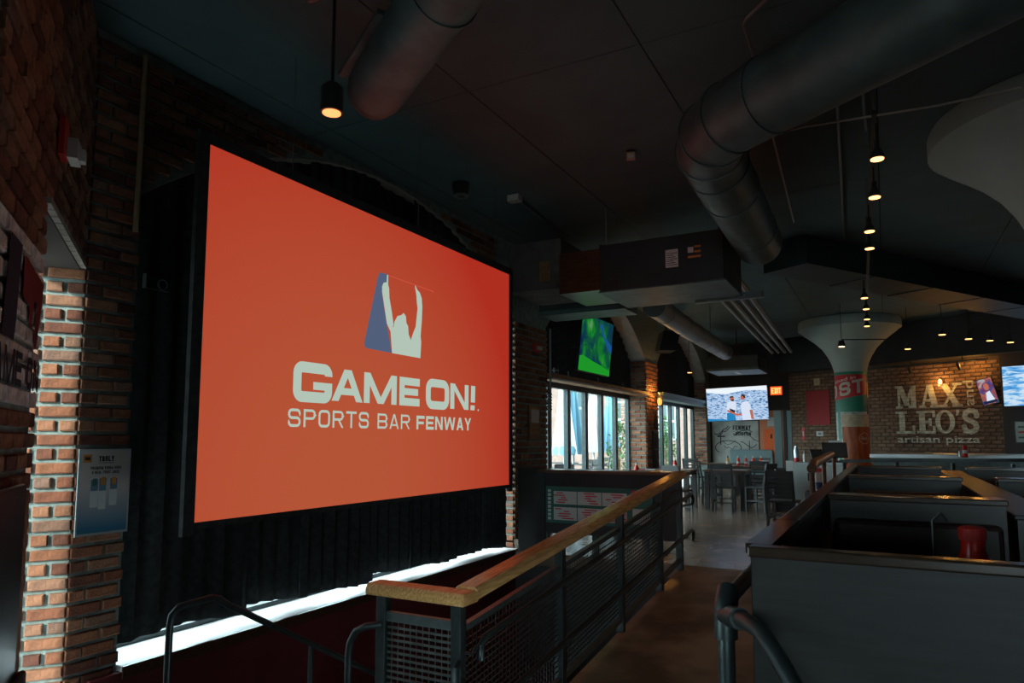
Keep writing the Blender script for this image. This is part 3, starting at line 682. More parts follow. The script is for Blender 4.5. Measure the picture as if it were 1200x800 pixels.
def mesh_panel(p0, p1, zb0, zb1, zt0, zt1, par, sp_=.04, r=.0035, mm_='steel_black'):
    g = mb(); p0, p1 = Vector(p0), Vector(p1); L = (p1-p0).length; n = max(2, int(L/sp_)); d = (p1-p0)/n
    side = Vector((0, 0, 1)).cross((p1-p0).normalized())*r
    at = lambda f, z: Vector((p0.x+(p1.x-p0.x)*f, p0.y+(p1.y-p0.y)*f, z))
    for i in range(1, n):
        f = i/n; a = at(f, zb0+(zb1-zb0)*f); b = at(f, zt0+(zt1-zt0)*f); g.bar(a, b, r*1.6, r*1.6, up=side.normalized())
    rows = int((zt0-zb0)/sp_*1.25)
    for j in range(1, rows):
        k = j/rows; a = at(0, zb0+(zt0-zb0)*k); b = at(1, zb1+(zt1-zb1)*k); g.bar(a, b, r*2, r*(3.4 if mm_ == 'steel_grey' else 1.6))
    o = g.build('mesh_panel', mm_, par, W=True); o['kind'] = 'stuff'; return o
for a, b in zip(posts[:-1], posts[1:]):
    if a > 5.6: continue
    mesh_panel((RX-.01, a+.03, 0), (RX-.01, b-.03, 0), fz(a)+.12, fz(b)+.12, rz(a)-.2, rz(b)-.2, rl)
g = mb().bar((-2.44, 3.07, .40), (RX, 3.07, .40), .03, .05).bar((-2.44, 3.07, -.36), (RX, 3.07, -.36), .03, .04)
for x in (-2.44, RX): g.box(x-.02, x+.02, 3.05, 3.09, -.36, .40)
g.build('end_frame', 'steel_grey', rl, W=True)
mesh_panel((-2.42, 3.07, 0), (RX-.02, 3.07, 0), -.34, -.34, .375, .375, rl, mm_='steel_grey')
o = mb().tube([(-2.56, 2.93, -.30), (-2.56, 2.93, .20), (-2.552, 2.93, .27), (-2.52, 2.94, .335), (-2.46, 2.95, .365), (-2.40, 3.0, .37)], .02, 10).build('stair_grab_bar', 'steel_black', rl, True, W=True)
o = mb().tube([(-1.90, 2.98, .25), (-1.88, 2.92, .24), (-1.87, 2.90, .18), (-1.87, 2.90, -.2)], .018, 10).build('stair_grab_bar', 'steel_black', rl, True, W=True)

# ---- free-standing stair handrail on the left
hl = thing('stair_handrail', 'thin black pipe handrail descending the steps in front of the drapes', 'handrail', (-3.3, 2.7, LAND))
pts = [(-3.3, 2.40, LAND), (-3.3, 2.405, .38), (-3.3, 2.415, .44), (-3.3, 2.45, .472), (-3.3, 2.66, .482), (-3.3, 2.70, .468), (-3.3, 2.76, .425), (-3.3, 4.07, -.33), (-3.3, 4.1, -.36), (-3.3, 4.11, -.42), (-3.3, 4.11, PIT)]
mb().tube(pts, .019, 10).build('pipe', 'steel_black', hl, True, W=True)
mb().tube([(-3.3, 3.42, .05), (-3.3, 3.42, -.95)], .016, 8).build('post', 'steel_black', hl, True, W=True)
mb().lathe([(.05, 0), (.05, .012)], 16, (-3.3, 2.40, LAND)).build('flange', 'steel_black', hl, True, W=True)

# ---- right handrail beside the booths
hr = thing('pipe_handrail', 'thick black iron pipe handrail with elbow running along the booth side', 'handrail', (-.385, 1.9, LAND))
pp = mb().tube([(-.385, 7.4, 1.0), (-.385, 2.3, .935), (-.385, 1.95, .932), (-.385, 1.905, .922), (-.385, 1.885, .885), (-.385, 1.88, .80), (-.385, 1.88, LAND)], .022, 12).build('pipe', 'steel_black', hr, True, W=True)
mb().tube([(-.385, 1.93, .95), (-.385, 1.90, .93), (-.385, 1.88, .90), (-.385, 1.88, .84)], .030, 12).build('elbow', 'steel_black', hr, True, W=True)
mb().tube([(-.385, 1.86, .90), (-.34, 1.76, .925), (-.29, 1.66, .94), (-.255, 1.61, .935), (-.215, 1.56, .90), (-.10, 1.40, .78), (.05, 1.2, .62)], .019, 12).build('return_pipe', 'steel_black', hr, True, W=True)
mb().tube([(-.352, 1.785, .918), (-.318, 1.715, .932)], .026, 12).build('collar', 'steel_black', hr, True, W=True)
mb().tube([(.05, 1.2, .62), (.05, 1.2, LAND)], .019, 10).build('return_post', 'steel_black', hr, True, W=True)
for y in (3.6, 5.4, 7.2): mb().tube([(-.385, y, .95+.013*(y-2)), (-.385, y, fz(y) if y < 7.5 else 0)], .02, 10).build('post', 'steel_black', hr, True, W=True)

# ---- booths
bx_lab = ['grain-sided booth end with a tall dark panel facing the ramp landing', 'black booth bench back behind the red condiment caddy', 'black booth bench back with a bright polished cap, third from the ramp landing', 'black booth bench back farthest from the ramp landing']
byy = [1.725, 3.475, 5.36, 7.25]
def booth(y, k, x0, x1, lab, grp):
    o = thing('booth_bench', lab, 'booth', ((x0+x1)/2, y, 0), group=grp)
    P = lambda g, n, m_, **kw: g.build(n, m_, o, W=True, **kw)
    P(mb().box(x0, x1, y, y+.035, (LAND if k == 0 and x0 < 0 else 0), 1.075), 'back_panel', 'booth_grain' if k == 0 else 'booth_black')
    if not k: P(mb().box(x0-.008, x0+.03, y+.036, 2.33, 0, 1.075), 'side_panel', 'booth_black'); P(mb().box(x0-.02, x0+.04, y+.041, 2.33, 1.076, 1.10), 'side_cap', 'cap_dark')
    if k: P(mb().box(x0, x1, y+.11, y+.145, 0, 1.075), 'back_panel', 'booth_black')
    P(mb().box(x0-.008, x1+.008, y-.012, y+.157 if k else y+.04, 1.075, 1.10), 'cap', 'cap_dark', bevel=.005)
    P(mb().box(x0+.02, x1-.02, y+(.145 if k else .036), y+.60, .36, .47), 'seat', 'vinyl', bevel=.02)
    P(mb().box(x0+.03, x1-.03, y+(.16 if k else .05), y+.55, .0, .36), 'plinth', 'booth_black')
    P(mb().box(x0+.02, x1-.02, y+(.146 if k else .036), y+(.22 if k else .11), .47, 1.0), 'back_cushion', 'vinyl', bevel=.02)
    if k:
        P(mb().box(x0+.02, x1-.02, y-.46, y-.002, .36, .47), 'seat', 'vinyl', bevel=.02)
        P(mb().box(x0+.03, x1-.03, y-.42, y-.003, .0, .36), 'plinth', 'booth_black')
        P(mb().box(x0+.02, x1-.02, y-.075, y-.001, .47, 1.0), 'back_cushion', 'vinyl', bevel=.02)
    return o
for k, y in enumerate(byy): booth(y, k, -.235 if k else -.29, .42 if k else .75, bx_lab[k], None)
for k, y in enumerate(byy[1:]): booth(y+.02, 1, .62, 1.15, ['dark booth bench back across the divider, beside the red caddy', 'dark booth bench back across the divider, second from the grain-sided end', 'dark booth bench back across the divider, farthest from the grain-sided end'][k], None)
sidep = thing('booth_side_wall', 'low dark side wall with polished cap closing the booths along the ramp', 'partition', (-.28, 4.5, 0))
mb().box(-.298, -.262, 2.34, 7.9, 0, 1.075).build('panel', 'booth_black', sidep, W=True)
mb().box(-.31, -.25, 2.34, 7.9, 1.076, 1.10).build('cap', 'cap_dark', sidep, W=True, bevel=.005)
dv = thing('booth_divider', 'narrow black divider running between the two booth rows', 'partition', (.5, 4.9, 0))
mb().box(.445, .60, 3.40, 7.9, 0, 1.03).build('panel', 'booth_black', dv, W=True)
mb().box(.435, .61, 3.39, 7.9, 1.03, 1.05).build('cap', 'booth_black', dv, W=True, bevel=.005)
tl = ['dark booth table carrying the red condiment caddy', 'dark booth table between the second and third bench backs', 'dark booth table between the third and fourth bench backs']
for k in range(3):
    y = (byy[k]+byy[k+1])/2+.08
    t = thing('booth_table', tl[k], 'table', (.05, y, 0))
    mb().box(-.25, .40 if k else .70, y-.32, y+.32, .715, .75).build('table_top', 'wood_dark', t, W=True, bevel=.006)
    mb().tube([(.05, y, .03), (.05, y, .715)], .04, 12).build('pedestal', 'steel_black', t, True, W=True)
    mb().lathe([(.24, 0), (.22, .03), (.05, .05)], 20, (.05, y, 0)).build('base', 'steel_black', t, True, W=True)
# far railing on top of booth side
fr_ = thing('booth_rail', 'dark padded rail on short posts along the booth side near the bar', 'railing', (-.47, 7.2, 0))
mb().tube([(-.47, 5.35, 1.14), (-.47, 5.5, 1.17), (-.50, 7.9, 1.19)], .035, 10).build('rail', 'wood_dark', fr_, True, W=True)
for y in (5.4, 6.5, 7.8): mb().tube([(-.475, y, 0 if y > 7.57 else fz(y)), (-.475, y, 1.15)], .018, 8).build('post', 'wood_dark', fr_, True, W=True)
# drink rail behind the booths
dr = thing('drink_rail', 'long black rail on posts behind the booths, before the steel counter', 'railing', (.2, 9.2, 0))
mb().bar((-.5, 9.2, 1.085), (1.6, 9.2, 1.13), .08, .035).build('rail', 'steel_black', dr, W=True)
for x in (-.45, .1, .65, 1.2): mb().tube([(x, 9.2, 0), (x, 9.2, 1.08)], .02, 8).build('post', 'steel_black', dr, True, W=True)
sc_ = thing('serving_counter', 'pale stainless steel counter in front of the lettered brick wall', 'counter', (.6, 13.5, 0))
mb().box(-.2, 2.6, 13.3, 14.0, 0, 1.03).build('body', 'steel_grey', sc_, W=True)
mb().box(-.25, 2.65, 13.25, 14.05, 1.03, 1.10).build('top', 'steel_bright', sc_, W=True, bevel=.006)

# ---- half wall with ball-park scoreboard
hw = thing('counter_partition', 'dark half wall with a wooden ledge joining the ramp railing', 'partition', (-2.8, 7.6, 0))
mb().box(-3.66, -2.0, 7.575, 7.66, .24, .95).build('panel', 'black_paint', hw, W=True)
mb().box(-3.70, -1.93, 7.52, 7.86, .95, .985).build('ledge', 'wood_dark', hw, W=True, bevel=.006)
for x in (-3.62, -3.0, -2.4, -2.03): mb().box(x-.03, x+.03, 7.58, 7.65, 0, .24).build('foot', 'steel_black', hw, W=True)
mb().box(-3.99, -3.70, 7.58, 7.66, 0, 1.0).build('side_leaf', 'booth_black', hw, W=True)
mb().box(-3.74, -3.62, 7.56, 7.68, 0, .95).build('end_post', 'black_paint', hw, W=True)
sb = thing('scoreboard_panel', 'green ball-park scoreboard panel with white boxes and red lines on the half wall', 'sign', (-3.05, 7.56, .36))
mb().box(-3.60, -2.30, 7.555, 7.573, .365, .79).build('board', 'green_paint', sb, W=True)
fnB = lambda x, z: Vector((x, 7.5525, z)); fnB2 = lambda x, z: Vector((x, 7.5505, z))
rnd = random.Random(3)
for r_ in range(2):
    for c in range(3):
        x0 = -3.50+c*.305; z0 = .585-r_*.185
        g = mb(); put(g, [rect(x0, z0, x0+.295, z0+.15)], fnB); bx_ = g.build('score_box', 'score_white', sb, W=True)
        g = mb()
        for j in range(5):
            a = x0+rnd.uniform(.0, .15); put(g, [rect(a, z0+.015+j*.027, min(x0+.29, a+rnd.uniform(.06, .16)), z0+.028+j*.027)], fnB2)
        q = g.build('score_line', 'score_red'); q.parent = bx_; q.location = (0, 0, 0)
g = mb()
for j in range(8): put(g, [rect(-3.575, .40+j*.046, -3.535, .43+j*.046)], fnB)
g.build('score_column', 'score_white', sb, W=True)
g = mb(); put(g, [[(-2.54, .60), (-2.40, .66), (-2.305, .70), (-2.305, .76), (-2.54, .775)]], fnB); pn = g.build('pennant', 'pennant_red', sb, W=True)
g = mb(); word(g, 'BOSTON', lambda a, b: fnB2(a, b + (a+2.54)*.28), -2.53, .635, .062, .215, .2); q = g.build('pennant_lettering', 'cream_ink'); q.parent = pn; q.location = (0, 0, 0)
g = mb(); put(g, [rect(-2.53, .40, -2.32, .57)], fnB); g.build('score_box', 'score_white', sb, W=True)

# ---- columns with flared capitals
CC = Vector((-.65, 17.7, 0)); CR = .34
def capital(o):
    mb().lathe([(CR, 2.86), (.355, 2.95), (.39, 3.08), (.46, 3.24), (.57, 3.42), (.72, 3.58), (.88, 3.71), (1.0, 3.80), (1.03, 3.84), (1.085, 3.87), (1.085, 4.02), (1.06, 4.075)], 56).build('capital', 'column_cream', o, True)
col = thing('column', 'round column with a flared cream capital and a printed beer advertisement wrap', 'column', CC)
capital(col)
sh = mb().lathe([(CR, 0), (CR, 2.86)], 48).build('shaft', 'column_white', col, True)
va = math.atan2(-CC.y, -CC.x)      # direction to the camera side
def fnC(s, z, r=CR+.003): a = va + s/CR; return Vector((r*math.cos(a), r*math.sin(a), z))
def wrap(name, m_, s0, s1, zb, zt, r=CR+.003, n=24, par=sh):
    g = mb()
    for i in range(n+1):
        s = s0+(s1-s0)*i/n; g.v += [tuple(fnC(s, zb(s), r)), tuple(fnC(s, zt(s), r))]
    for i in range(n): g.f.append((2*i, 2*i+2, 2*i+3, 2*i+1))
    q = g.build(name, m_, par, True); return q
wrap('green_band', 'column_green', -1.06, 1.06, lambda s: 2.80, lambda s: 2.87, n=48)
wrap('red_band', 'column_red', -.62, .36, lambda s: 2.20+.14*(s+.53)/.8, lambda s: 2.80)
wrap('green_field', 'column_green', -.60, .36, lambda s: 1.96, lambda s: 2.20+.14*(s+.53)/.8, CR+.002)
wrap('navy_stripe', 'navy', .36, .62, lambda s: 1.4, lambda s: 2.80)
wrap('gold_flame', 'gold', .40, .47, lambda s: 2.28, lambda s: 2.62, CR+.005)
wrap('green_stripe', 'column_green', -.36, -.27, lambda s: .4, lambda s: 1.96, CR+.004)
gl = lambda z: 0
def glass_print(name, m_, z0, z1, w0, w1, r):
    g = mb(); n = 10
    for i in range(n+1):
        z = z0+(z1-z0)*i/n; w_ = w0+(w1-w0)*i/n
        for k in range(9): g.v.append(tuple(fnC(.10+(-1+k/4)*w_, z, r)))
    for i in range(n):
        for k in range(8): g.f.append((i*9+k, i*9+k+1, (i+1)*9+k+1, (i+1)*9+k))
    return g.build(name, m_, sh, True)
glass_print('beer_print', 'beer_amber', .5, 1.62, .30, .345, CR+.006)
glass_print('foam_print', 'beer_foam', 1.62, 1.90, .345, .34, CR+.006)
g = mb(); R0, R1 = .125, .115
for i in range(28):
    a, b = 2*PI*i/28, 2*PI*(i+1)/28
    g.poly([fnC(.24+R0*math.cos(a), 1.36+R0*math.sin(a), CR+.008), fnC(.24+R0*math.cos(b), 1.36+R0*math.sin(b), CR+.008), fnC(.24+R1*math.cos(b), 1.36+R1*math.sin(b), CR+.008), fnC(.24+R1*math.cos(a), 1.36+R1*math.sin(a), CR+.008)])
ftext('Bost', lambda a, b: fnC(a, b, CR+.008), .165, 1.33, .07, .15, .01, g)
g.build('emblem', 'cream_ink', sh)
g = mb(); sl = lambda s, z: fnC(s, z + .20*s, CR+.008)
for ch, s in (('O', -.60), ('S', -.27), ('T', .02)): put_curved(g, glyph(ch, .74, .20), lambda a, b, s=s: sl(s + a*.35, 2.35 + b*.31))
ftext('ained in', lambda a, b: sl(a, b), -.42, 2.685, .075, .52, .02, g)
g.build('wrap_lettering', 'cream_ink', sh)
col2 = thing('column', 'column with a broad cream flared capital against the ceiling beside the pendant row', 'column', (1.53, 7.1, 0))
capital(col2); mb().lathe([(CR, 0), (CR, 2.86)], 40).build('shaft', 'column_cream', col2, True)

# ================================================================== CEILING SERVICES
def round_duct(name, label, pts, r, m_='duct_metal', ring=.9, loc=None):
    o = thing(name, label, 'duct', loc or pts[0])
    mb().tube(pts, r, 28).build('pipe_body', m_, o, True, W=True)
    P = [Vector(p) for p in pts]; acc = 0
    for a, b in zip(P[:-1], P[1:]):
        L = (b-a).length; n = int(L/ring); d = (b-a).normalized()
        for i in range(n):
            c = a + d*(i+.5)*L/n; mb().tube([c-d*.018, c+d*.018], r+.008, 28).build('seam_ring', m_, o, True, W=True)
    return o
du = round_duct('round_duct', 'short grey round duct ending above the big screen', [(-.3, 1.72, 3.6), (-1.2, 2.31, 3.6), (-2.55, 3.19, 3.6), (-2.80, 3.36, 3.6)], .185)
mb().tube([(-2.80, 3.36, 3.6), (-2.88, 3.41, 3.6), (-2.93, 3.445, 3.6), (-2.95, 3.46, 3.6)], [.185, .165, .11, .03], 28).build('end_cap', 'duct_metal', du, True, W=True)
for q in ((-1.9, 2.766), (-2.6, 3.225)): mb().tube([(q[0], q[1], 3.78), (q[0], q[1], CEIL)], .008, 6).build('hanger', 'pipe_grey', du, W=True)
mb().bar((-2.95, 3.2, 3.66), (-2.35, 2.85, 3.70), .05, .03).build('bracket_bar', 'duct_metal', du, W=True)
el = [(1.9, 2.80, 3.5), (.363, 3.83, 3.5), (-.55, 4.44, 3.5), (-.82, 4.64, 3.5), (-.98, 4.83, 3.5), (-1.06, 5.08, 3.5), (-1.08, 5.4, 3.5), (-1.14, 7.9, 3.5)]
du = round_duct('round_duct', 'large grey insulated round duct bending toward the air handler', el, .245, 'duct_metal', 1.1)
for i in range(5): 
    a = Vector(el[2+i]); d = (Vector(el[3+i])-Vector(el[1+i])).normalized(); mb().tube([a-d*.012, a+d*.012], .254, 28).build('elbow_ring', 'duct_metal', du, True, W=True)
for q in ((.7, 3.6), (-1.1, 6.2)): mb().tube([(q[0], q[1], 3.74), (q[0], q[1], CEIL)], .008, 6).build('hanger', 'pipe_grey', du, W=True)
ah = thing('air_handler', 'black rectangular air handling box under the ceiling with paper labels', 'air handler', (-2.15, 8.0, 3.06))
mb().box(-2.86, -1.45, 7.5, 8.55, 3.06, 3.612).build('casing', 'duct_black', ah, W=True, bevel=.008)
mb().box(-2.88, -1.43, 7.49, 8.56, 3.045, 3.06).build('bottom_pan', 'duct_metal', ah, W=True)
for x in (-2.86, -1.49): mb().box(x, x+.04, 7.48, 7.5, 3.06, 3.612).build('flange', 'duct_black', ah, W=True)
lb = mb().box(-2.08, -1.94, 7.492, 7.4995, 3.25, 3.45).build('paper_label', 'paper', ah, W=True)
g = mb()
for j in range(7): g.add([(-2.07, 7.4905, 3.275+j*.022), (-1.95-.02*(j % 3), 7.4905, 3.27+j*.022), (-1.95-.02*(j % 3), 7.4905, 3.279+j*.022), (-2.07, 7.4905, 3.279+j*.022)], [(0, 1, 2, 3)])
q = g.build('print', 'ink'); q.parent = lb; q.location = (0, 0, 0)
mb().box(-1.83, -1.77, 7.492, 7.4995, 3.39, 3.45).build('paper_label', 'paper', ah, W=True)
for j, z in enumerate((3.33, 3.385, 3.44)): mb().box(-1.83 if j < 1 else -1.76, -1.69, 7.492, 7.4995, z, z+.022).build('warning_label', 'orange_ink', ah, W=True)
for x in (-2.8, -1.5): mb().tube([(x, 7.55, 3.61), (x, 7.55, CEIL)], .01, 6).build('hanger', 'pipe_grey', ah, W=True)
mb().box(-2.0, -1.2, 8.50, 8.58, 3.02, 3.10).build('pipe_rail', 'steel_grey', ah, W=True)
tr = thing('duct_transition', 'brown duct transition joining the air handler to the plastered bulkhead', 'duct', (-3.1, 7.8, 3.1))
mb().box(-3.42, -2.87, 7.58, 8.45, 3.10, 3.60).build('casing', 'wood_dark', tr, W=True)
bh = thing('bulkhead_box', 'worn pale plaster bulkhead box above the half wall', 'bulkhead', (-3.8, 7.9, 3.2))
mb().box(-4.15, -3.43, 7.65, 8.6, 3.2, 3.82).build('box', 'bulkhead_grey', bh, W=True)
mb().box(-3.72, -3.58, 7.64, 7.649, 3.3, 3.55).build('rust_patch', 'wood_beam', bh, W=True)
ds = thing('soffit_duct', 'flat grey duct soffit running from the bulkhead past the first arch', 'duct', (-3.9, 9.2, 3.0))
mb().box(-4.20, -2.95, 8.62, 9.15, 3.06, 3.12).build('pan', 'duct_metal', ds, W=True)
mb().box(-4.20, -2.95, 8.62, 9.15, 3.12, 3.55).build('casing', 'duct_black', ds, W=True)
D2 = round_duct('round_duct', 'teal-grey round duct running along the windows toward the far television', [(-2.95, 9.95, 3.32), (-3.05, 12.5, 3.32), (-3.15, 16.2, 3.32)], .17, 'pipe_grey', .9)
for y in (11, 14): mb().tube([(-3.0, y, 3.48), (-3.0, y, CEIL)], .008, 6).build('hanger', 'pipe_grey', D2, W=True)
for x in (-4.1, -3.1): mb().tube([(x, 8.9, 3.55), (x, 8.9, CEIL)], .008, 6).build('hanger', 'pipe_grey', ds, W=True)
for i in range(4):
    x = -2.02+.14*i
    tag(mb().tube([(x+.02, 8.62 if i else 8.7, 3.42), (x-.3, 17.6, 3.42)], .035, 10).build('service_pipe', 'pipe_grey', None, True), 'grey service pipe in the bundle of four beyond the air handler', 'pipe', 'bundle of service pipes')
bd_ = thing('rectangular_duct', 'long black rectangular duct crossing the ceiling behind the pendant row', 'duct', (.5, 11.4, 3.4))
mb().bar((-1.12, 10.0, 3.87), (2.8, 16.4, 3.87), .7, .38).build('casing', 'duct_black', bd_, W=True)
for f in (.2, .4, .6, .8): 
    a = Vector((-1.12, 10.0, 3.87)).lerp(Vector((2.8, 16.4, 3.87)), f); d = Vector((3.92, 6.4, 0)).normalized()*.02; mb().bar(a-d, a+d, .72, .40).build('flange', 'duct_black', bd_, W=True)
# conduits, cable, devices
tag(mb().tube([(-.19, 4.8, 4.04), (-.213, 5.62, 4.055), (-.374, 10.2, 4.055)], .014, 8).build('conduit', 'pipe_grey', None, True), 'long straight grey conduit fixed to the ceiling left of the pendant row', 'conduit')
tag(mb().tube([(-.05, 4.6, 4.04), (-.041, 5.5, 4.04), (-.03, 6.6, 4.04)], .012, 8).build('conduit', 'pipe_grey', None, True), 'short grey conduit on the ceiling above the first pendant', 'conduit')
tag(mb().tube([(-.86, 8.78, 3.95), (-.76, 6.5, 3.95), (-.745, 6.16, 3.95), (-.70, 6.07, 3.94), (-.496, 6.0, 3.92), (-.115, 5.99, 3.90), (.471, 6.02, 3.89), (1.0, 6.1, 3.94)], .009, 6).build('cable', 'white_plastic', None, True), 'slack white cable strung below the ceiling to the broad capital', 'cable')
tag(mb().tube([(-.3, 4.02, 3.98), (-.507, 4.18, 3.98), (-.655, 4.33, 3.98), (-.68, 4.38, 3.98), (-.69, 4.9, 3.98)], .011, 6).build('conduit', 'pipe_grey', None, True), 'bent conduit loop above the elbow of the big round duct', 'conduit')
def device(name, lab, cat, loc, rz_, parts):
    o = thing(name, lab, cat, loc, rz_)
    for nme, g, m_ in parts: g.build(nme, m_, o)
    return o
device('motion_sensor', 'small beige motion sensor on the bare ceiling boards', 'sensor', (-2.02, 6.15, 4.0), .3, [('body', mb().box(-.04, .04, -.03, .03, 0, .06), 'beige_plastic'), ('base', mb().lathe([(.05, .06), (.05, .08)], 14), 'black_plastic'), ('lens', mb().box(-.03, .03, -.05, -.03, -.005, .035), 'white_plastic')])
device('ceiling_speaker', 'small dark speaker dome on the ceiling above the screen top', 'speaker', (-3.9, 6.1, 3.93), 0, [('housing', mb().lathe([(.03, 0), (.08, .02), (.095, .08), (.1, .15)], 18), 'black_plastic'), ('rim', mb().lathe([(.075, .005), (.085, .02)], 18), 'pipe_grey')])
tk = thing('track_fixture', 'thin ceiling light track ending in a pale connector near the bulkhead', 'track', (-3.55, 7.3, 4.0))
mb().bar((-3.55, 6.7, 4.05), (-3.66, 8.4, 4.05), .035, .03).build('track', 'steel_grey', tk, W=True)
mb().box(-3.62, -3.48, 6.62, 6.72, 4.0, 4.07).build('connector', 'white_plastic', tk, W=True)
ex = thing('fire_alarm', 'red and white fire alarm strobe high on the dark brick entry wall', 'alarm', A(1.20, -.03, 2.74))
def onA(g, t0, t1, z0, z1, d0, d1): return g.hexa(A(t0, .024-d0, z0), WA*(t1-t0), -NO*(d1-d0), (0, 0, z1-z0))
onA(mb(), 1.20, 1.33, 2.71, 2.90, .03, .055).build('base', 'red_paint', ex, W=True)
onA(mb(), 1.10, 1.24, 2.73, 2.83, .055, .10).build('lens', 'white_plastic', ex, W=True)
onA(mb(), 1.12, 1.18, 2.74, 2.80, .10, .125).build('horn', 'white_plastic', ex, W=True)
tag(mb().tube([(-4.465, 2.862, 4.03), (-4.455, 2.855, 3.4), (-4.455, 2.85, 2.76)], .018, 8).build('conduit', 'beige_plastic', None, True), 'pale vertical conduit on the brick pillar left of the screen', 'conduit')
device('drape_motor', 'round curtain motor at the left edge of the drapes', 'motor', (-4.44, 3.06, 2.43), 0, [('ring', mb().tube(arcpts((0, 0, 0), .035, 0, 2*PI, 14, (0, 1, 0), (0, 0, 1)), .006, 6, False), 'steel_grey'), ('body', mb().box(-.05, -.005, -.12, .06, -.04, .06), 'black_plastic')])
# recessed-look warm can lamp above the screen
emis('lamp_sconce', (1, .34, .06), 2.6); M['lamp_warm'] = emis('lamp_warm', (1, .50, .20), 9.0); M['lamp_hot'] = emis('lamp_hot', (1, .42, .13), 5.0); M['lamp_orange'] = emis('lamp_orange', (1, .30, .10), 2.2)
def point(name, loc, e, col=(1, .6, .3), r=.03, parent=None):
    l = bpy.data.lights.new(name, 'POINT'); l.energy = e; l.color = col; l.shadow_soft_size = r
    o = bpy.data.objects.new(name, l); COL.objects.link(o); o.location = loc
    if parent: o.parent = parent
    return o
def spot(name, loc, e, target, ang=70, col=(1, .6, .3), parent=None):
    l = bpy.data.lights.new(name, 'SPOT'); l.energy = e; l.color = col; l.spot_size = math.radians(ang); l.spot_blend = .6; l.shadow_soft_size = .03
    o = bpy.data.objects.new(name, l); COL.objects.link(o); o.location = loc
    o.rotation_euler = (Vector(target)-Vector(loc)).to_track_quat('-Z', 'Y').to_euler()
    if parent: o.parent = parent; o.location = Vector(loc)-Vector(parent.location)
    return o
cl = thing('can_lamp', 'black cylinder can lamp glowing orange above the screen corner', 'lamp', (-2.70, 2.85, 3.2))
mb().lathe([(.065, .0), (.065, .14), (.04, .17)], 20, cap=True).build('can', 'black_plastic', cl, True)
mb().lathe([(.052, -.004), (.052, .0)], 20).build('lens', 'lamp_orange', cl)
mb().tube([(0, 0, .17), (0, 0, CEIL-3.2)], .01, 6).build('stem', 'black_plastic', cl)
vt = thing('ceiling_grille', 'small slatted grille near the orange can lamp', 'grille', (-2.6, 2.6, 3.75))
for j in range(3): mb().box(-.10, .10, -.06+j*.05, -.035+j*.05, 0, .012).build('slat', 'steel_grey', vt)
mb().box(-.12, .12, -.08, .09, .013, .33).build('box', 'duct_black', vt)
# pendant row
def pendant(loc, lab, grp, spotE=0, r=.045, stem=True, top=CEIL):
    o = thing('pendant_lamp', lab, 'lamp', loc, group=grp)
    mb().lathe([(r, 0), (r*1.05, .012), (r*.75, .05), (r*.4, .07), (r*.4, .12)], 16).build('shade', 'steel_black', o, True)
    mb().lathe([(r*.9, -.006), (r*.9, .004)], 16).build('bulb', 'lamp_hot', o)
    if stem: mb().tube([(0, 0, .12), (0, 0, top-loc[2])], .006, 6).build('stem', 'black_plastic', o)
    if spotE:
        spot('lamp_beam', (loc[0], loc[1], loc[2]-.03), spotE, (loc[0], loc[1], 0), 95, parent=o)
    return o
row = [(.033, 5.06), (.008, 5.88), (-.045, 6.85), (-.056, 7.48), (-.165, 10.13), (-.164, 11.02), (-.174, 11.98), (-.19, 12.72)]
for i, (x, y) in enumerate(row): pendant((x, y, 3.2), 'small warm spot lamp hanging in the straight row above the booths', 'row of warm lamps above the booths', 10 if i < 4 else 8, .045, top=3.44)
tr_ = thing('lamp_track', 'thin black track carrying the row of warm lamps above the booths', 'track', (-.1, 9, 3.36))
mb().bar((.03, 4.9, 3.455), (-.20, 13.0, 3.455), .03, .03).build('track', 'steel_black', tr_, W=True)
for y in (5.0, 6.4, 8.0, 9.4, 12.9): mb().tube([(.03-.0284*(y-4.9), y, 3.46), (.03-.0284*(y-4.9), y, CEIL)], .008, 6).build('hanger', 'pipe_grey', tr_, W=True)
far = [(.484, 16.4), (.969, 14.41), (1.44, 15.27), (1.82, 15.72), (2.198, 16.19)]
for i, (x, y) in enumerate(far): pendant((x, y, 3.2), 'small warm pendant lamp on a long stem before the lettered brick wall', 'warm pendants before the lettered wall', 7, .06)
fl = thing('track_spot', 'black track spot lamp on a bar in front of the cream capital', 'lamp', (-.70, 15.33, 3.2))
mb().bar((-.70, 15.33, 3.34), (.1, 15.7, 3.34), .02, .02).build('bar', 'steel_black', fl, W=True)
mb().lathe([(.06, 0), (.07, .03), (.05, .12)], 14, (-.70, 15.33, 3.2)).build('shade', 'black_plastic', fl, True, W=True)
mb().lathe([(.055, -.006), (.055, .002)], 14, (-.70, 15.33, 3.2)).build('bulb', 'lamp_warm', fl, W=True)
mb().tube([(-.70, 15.33, 3.33), (-.70, 15.33, CEIL)], .006, 6).build('stem', 'black_plastic', fl, W=True)
